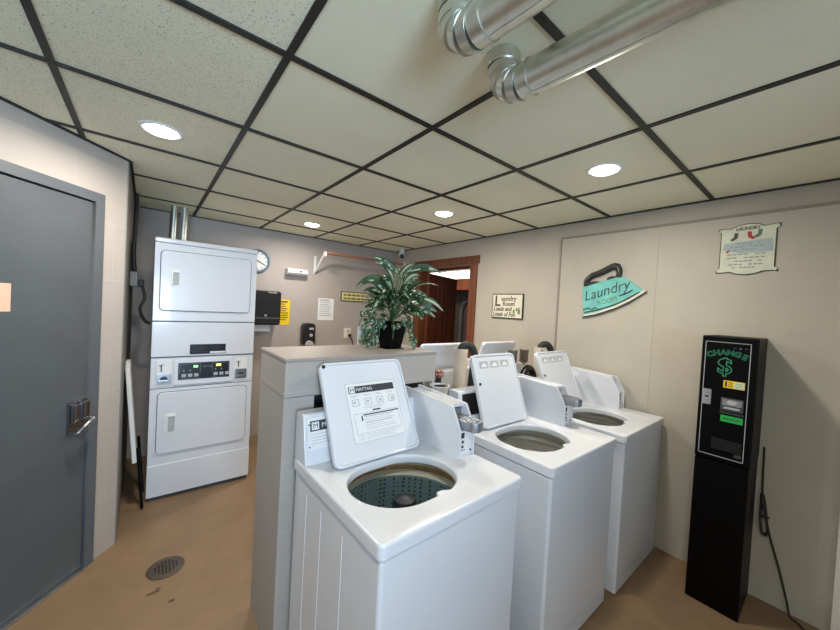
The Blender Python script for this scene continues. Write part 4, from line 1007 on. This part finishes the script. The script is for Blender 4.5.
# ivy spilling over the rim
ta = math.atan2(-0.777, -0.628)          # towards the viewer
tl_ = math.atan2(0.627, -0.777)          # towards the left of the pot
for k in range(120):
    th = rnd.uniform(0, 2 * math.pi) if k % 2 else tl_ + rnd.gauss(0, 0.75)
    dv = ((th - ta + math.pi) % (2 * math.pi)) - math.pi
    if (-0.55 < dv < 0.95 and k % 3) or math.sin(th) * rad > 0.11: continue       # the near face of the pot stays open
    rad = rnd.uniform(0.085, 0.14) if k % 2 else rnd.uniform(0.09, 0.165); z = rnd.uniform(0.03, 0.20)
    if -0.55 < dv < 0.95: z = 0.135 + 0.06 * (k % 5) / 5; rad = 0.09 + 0.004 * (k % 4)
    A = Vector((math.cos(th) * rad, math.sin(th) * rad, z)); Bp = A + Vector((math.cos(th) * rnd.uniform(-.01, .03), math.sin(th) * rnd.uniform(-.01, .03), -rnd.uniform(0.022, 0.045)))
    random.seed(100 + k); leaf(A, Bp, rnd.uniform(0.014, 0.024), 0.006, 0.3)
for k in range(8):
    th = math.pi / 4 * k + 0.3
    stm.tube([Vector((math.cos(th) * .05, math.sin(th) * .05, .14)), Vector((math.cos(th) * .09, math.sin(th) * .09, .18)), Vector((math.cos(th) * .105, math.sin(th) * .105, .06))], 0.002, 5, smooth=3)
stm.tube([Q(-0.10, 0.16, 0), Q(-0.16, 0.17, 0), Q(-0.185, 0.13, 0), Q(-0.18, 0.115, 0)], 0.0025, 5, smooth=4)
lv.build('foliage', [M_leaf, M_leafp], t, ang=80)
stm.build('stems', M_stem, t)
# white card standing behind the pot
cdr = math.atan2(-0.10, 0.99)
t = empty('card_sign', (1.145, 1.773, 1.302)); tag(t, 'white printed card standing behind the plant pot on the half wall', 'card')
MB().box(-0.175, 0.118, -0.004, 0.004, 0.0, 0.108, 0.001).build('card', M_paper, t)
m = MB().tube([(0.095, -0.005, 0.05), (0.075, -0.005, 0.052), (0.074, -0.005, 0.036), (0.092, -0.005, 0.030), (0.094, -0.005, 0.014), (0.074, -0.005, 0.012)], 0.003, 6, smooth=3)
m.build('printed_mark', M_ink, t)

# ================================================================== THINGS ON THE SERVICE LEDGE
LZ = 0.985
def standpipe(x, y, top, r, label, hose_dir, marks):
    t = empty('standpipe', (x, y, LZ)); tag(t, label, 'pipe', 'standpipes with drain hoses')
    MB().lathe([(r * .85, top - LZ - 0.05), (r * .88, top - LZ), (r, top - LZ), (r, 0.0), (0, 0.0)], seg=28).build('pipe', M_pvc, t)
    if marks:
        m = MB()
        for k in range(6): m.box(-r * .99 - .001, -r * .99 + .001, -0.006, 0.004, top - LZ - 0.03 - .028 * k, top - LZ - 0.015 - .028 * k)
        m.build('red_print', M_red, t, loc=(0, 0, 0)).rotation_euler = (0, 0, math.radians(48))
    d = Vector(hose_dir).normalized()
    zt = top - LZ
    h = empty('drain_hose', (x, y, LZ)); tag(h, label.replace('standpipe', 'drain hose hooked into standpipe') if False else ('black drain hose hooked over the ' + ('first' if not marks else 'second') + ' white standpipe from the partition'), 'hose', 'drain hoses')
    pts = [Vector((0, 0, zt - 0.06)), Vector((0, 0, zt + 0.0)), d * r * .5 + Vector((0, 0, zt + 0.024)), d * r * 1.3 + Vector((0, 0, zt + 0.022)), d * r * 1.95 + Vector((0, 0, zt - 0.02)), d * r * 2.05 + Vector((0, 0, zt - 0.09)), d * r * 1.75 + Vector((0, 0, 0.012))]
    MB().tube(pts, 0.025, 14, smooth=6).build('hose', M_rubber, h)
standpipe(1.625, 1.555, 1.284, 0.044, 'plain white standpipe between washers, close to the partition end', (0.777, -0.5, 0), False)
standpipe(2.525, 1.525, 1.270, 0.047, 'white standpipe with red printing between washers, near the right wall', (0.777, -0.5, 0), True)
# pair of grey-brown valves and black hose coil
for k, (x, lb) in enumerate(((2.215, 'left of the two short grey-brown capped valves behind the middle washer'), (2.365, 'right of the two short grey-brown capped valves behind the middle washer'))):
    t = empty('water_valve', (x, 1.57, LZ)); tag(t, lb, 'valve', 'capped valves behind the washers')
    MB().cyl((0, 0, 0), (0, 0, 0.17), 0.014, seg=16).build('stem', M_pvc, t)
    MB().lathe([(0.0, 0.165), (0.030, 0.165), (0.034, 0.175), (0.034, 0.245), (0.037, 0.25), (0.037, 0.262), (0.033, 0.268), (0.0, 0.268)], seg=24).build('cap', M_smoke, t)
c = MB().tube([(2.20, 1.508, LZ + 0.022), (2.26, 1.508, LZ + 0.07), (2.32, 1.508, LZ + 0.125), (2.38, 1.508, LZ + 0.115), (2.42, 1.508, LZ + 0.06), (2.43, 1.508, LZ + 0.023)], 0.026, 12, smooth=5)
c.tube([(2.22, 1.500, LZ + 0.022), (2.30, 1.498, LZ + 0.06), (2.36, 1.500, LZ + 0.06), (2.42, 1.500, LZ + 0.022)], 0.02, 12, smooth=5)
tag(c.build('water_hose', M_black), 'thick black coiled hose lying behind the middle washer lid', 'hose')
# white bucket with dark liner and small brown mottled item
t = empty('bucket', (1.425, 1.53, LZ)); tag(t, 'small white bucket with a dark lining behind the nearest coin box', 'bucket')
MB().lathe([(0.0, 0.0), (0.045, 0.0), (0.058, 0.075), (0.061, 0.075), (0.061, 0.082), (0.055, 0.082), (0.053, 0.07)], seg=28).build('shell', M_white2, t)
MB().lathe([(0.053, 0.072), (0.048, 0.05), (0.0, 0.045)], seg=28).build('lining', M_rubber, t)
MB().tube([(-0.058, 0, 0.07), (-0.07, -0.005, 0.12), (-0.085, -0.005, 0.15)], 0.008, 8, smooth=4).build('handle', M_white2, t)
t = empty('mottled_bundle', (1.505, 1.632, LZ)); tag(t, 'small brown and cream mottled bundle beside the half wall end', 'bundle')
MB().cyl((0, 0, 0), (0, 0, 0.10), 0.02, seg=12).build('stalk', M_rubber, t)
m = MB().lathe([(0.0, 0.10), (0.03, 0.104), (0.036, 0.125), (0.03, 0.15), (0.0, 0.158)], seg=20)
m.build('knot', dots_mat('mottled_brown', (128, 78, 62), (226, 206, 180), 55, 0.33), t)
# loose dark hoses on the ledge
for k, (pts, lb) in enumerate((([(1.28, 1.60, LZ + .012), (1.32, 1.57, LZ + .04), (1.33, 1.52, LZ + .04), (1.29, 1.49, LZ + .012)], 'short dark hose lying on the ledge by the half wall end'),
                               ([(1.73, 1.52, LZ + .014), (1.78, 1.55, LZ + .05), (1.86, 1.60, LZ + .03), (1.98, 1.58, LZ + .014)], 'dark hose lying on the ledge right of the plain standpipe'))):
    tag(MB().tube(pts, 0.012, 10, smooth=5).build('water_hose', M_rubber), lb, 'hose', 'loose hoses on the ledge')
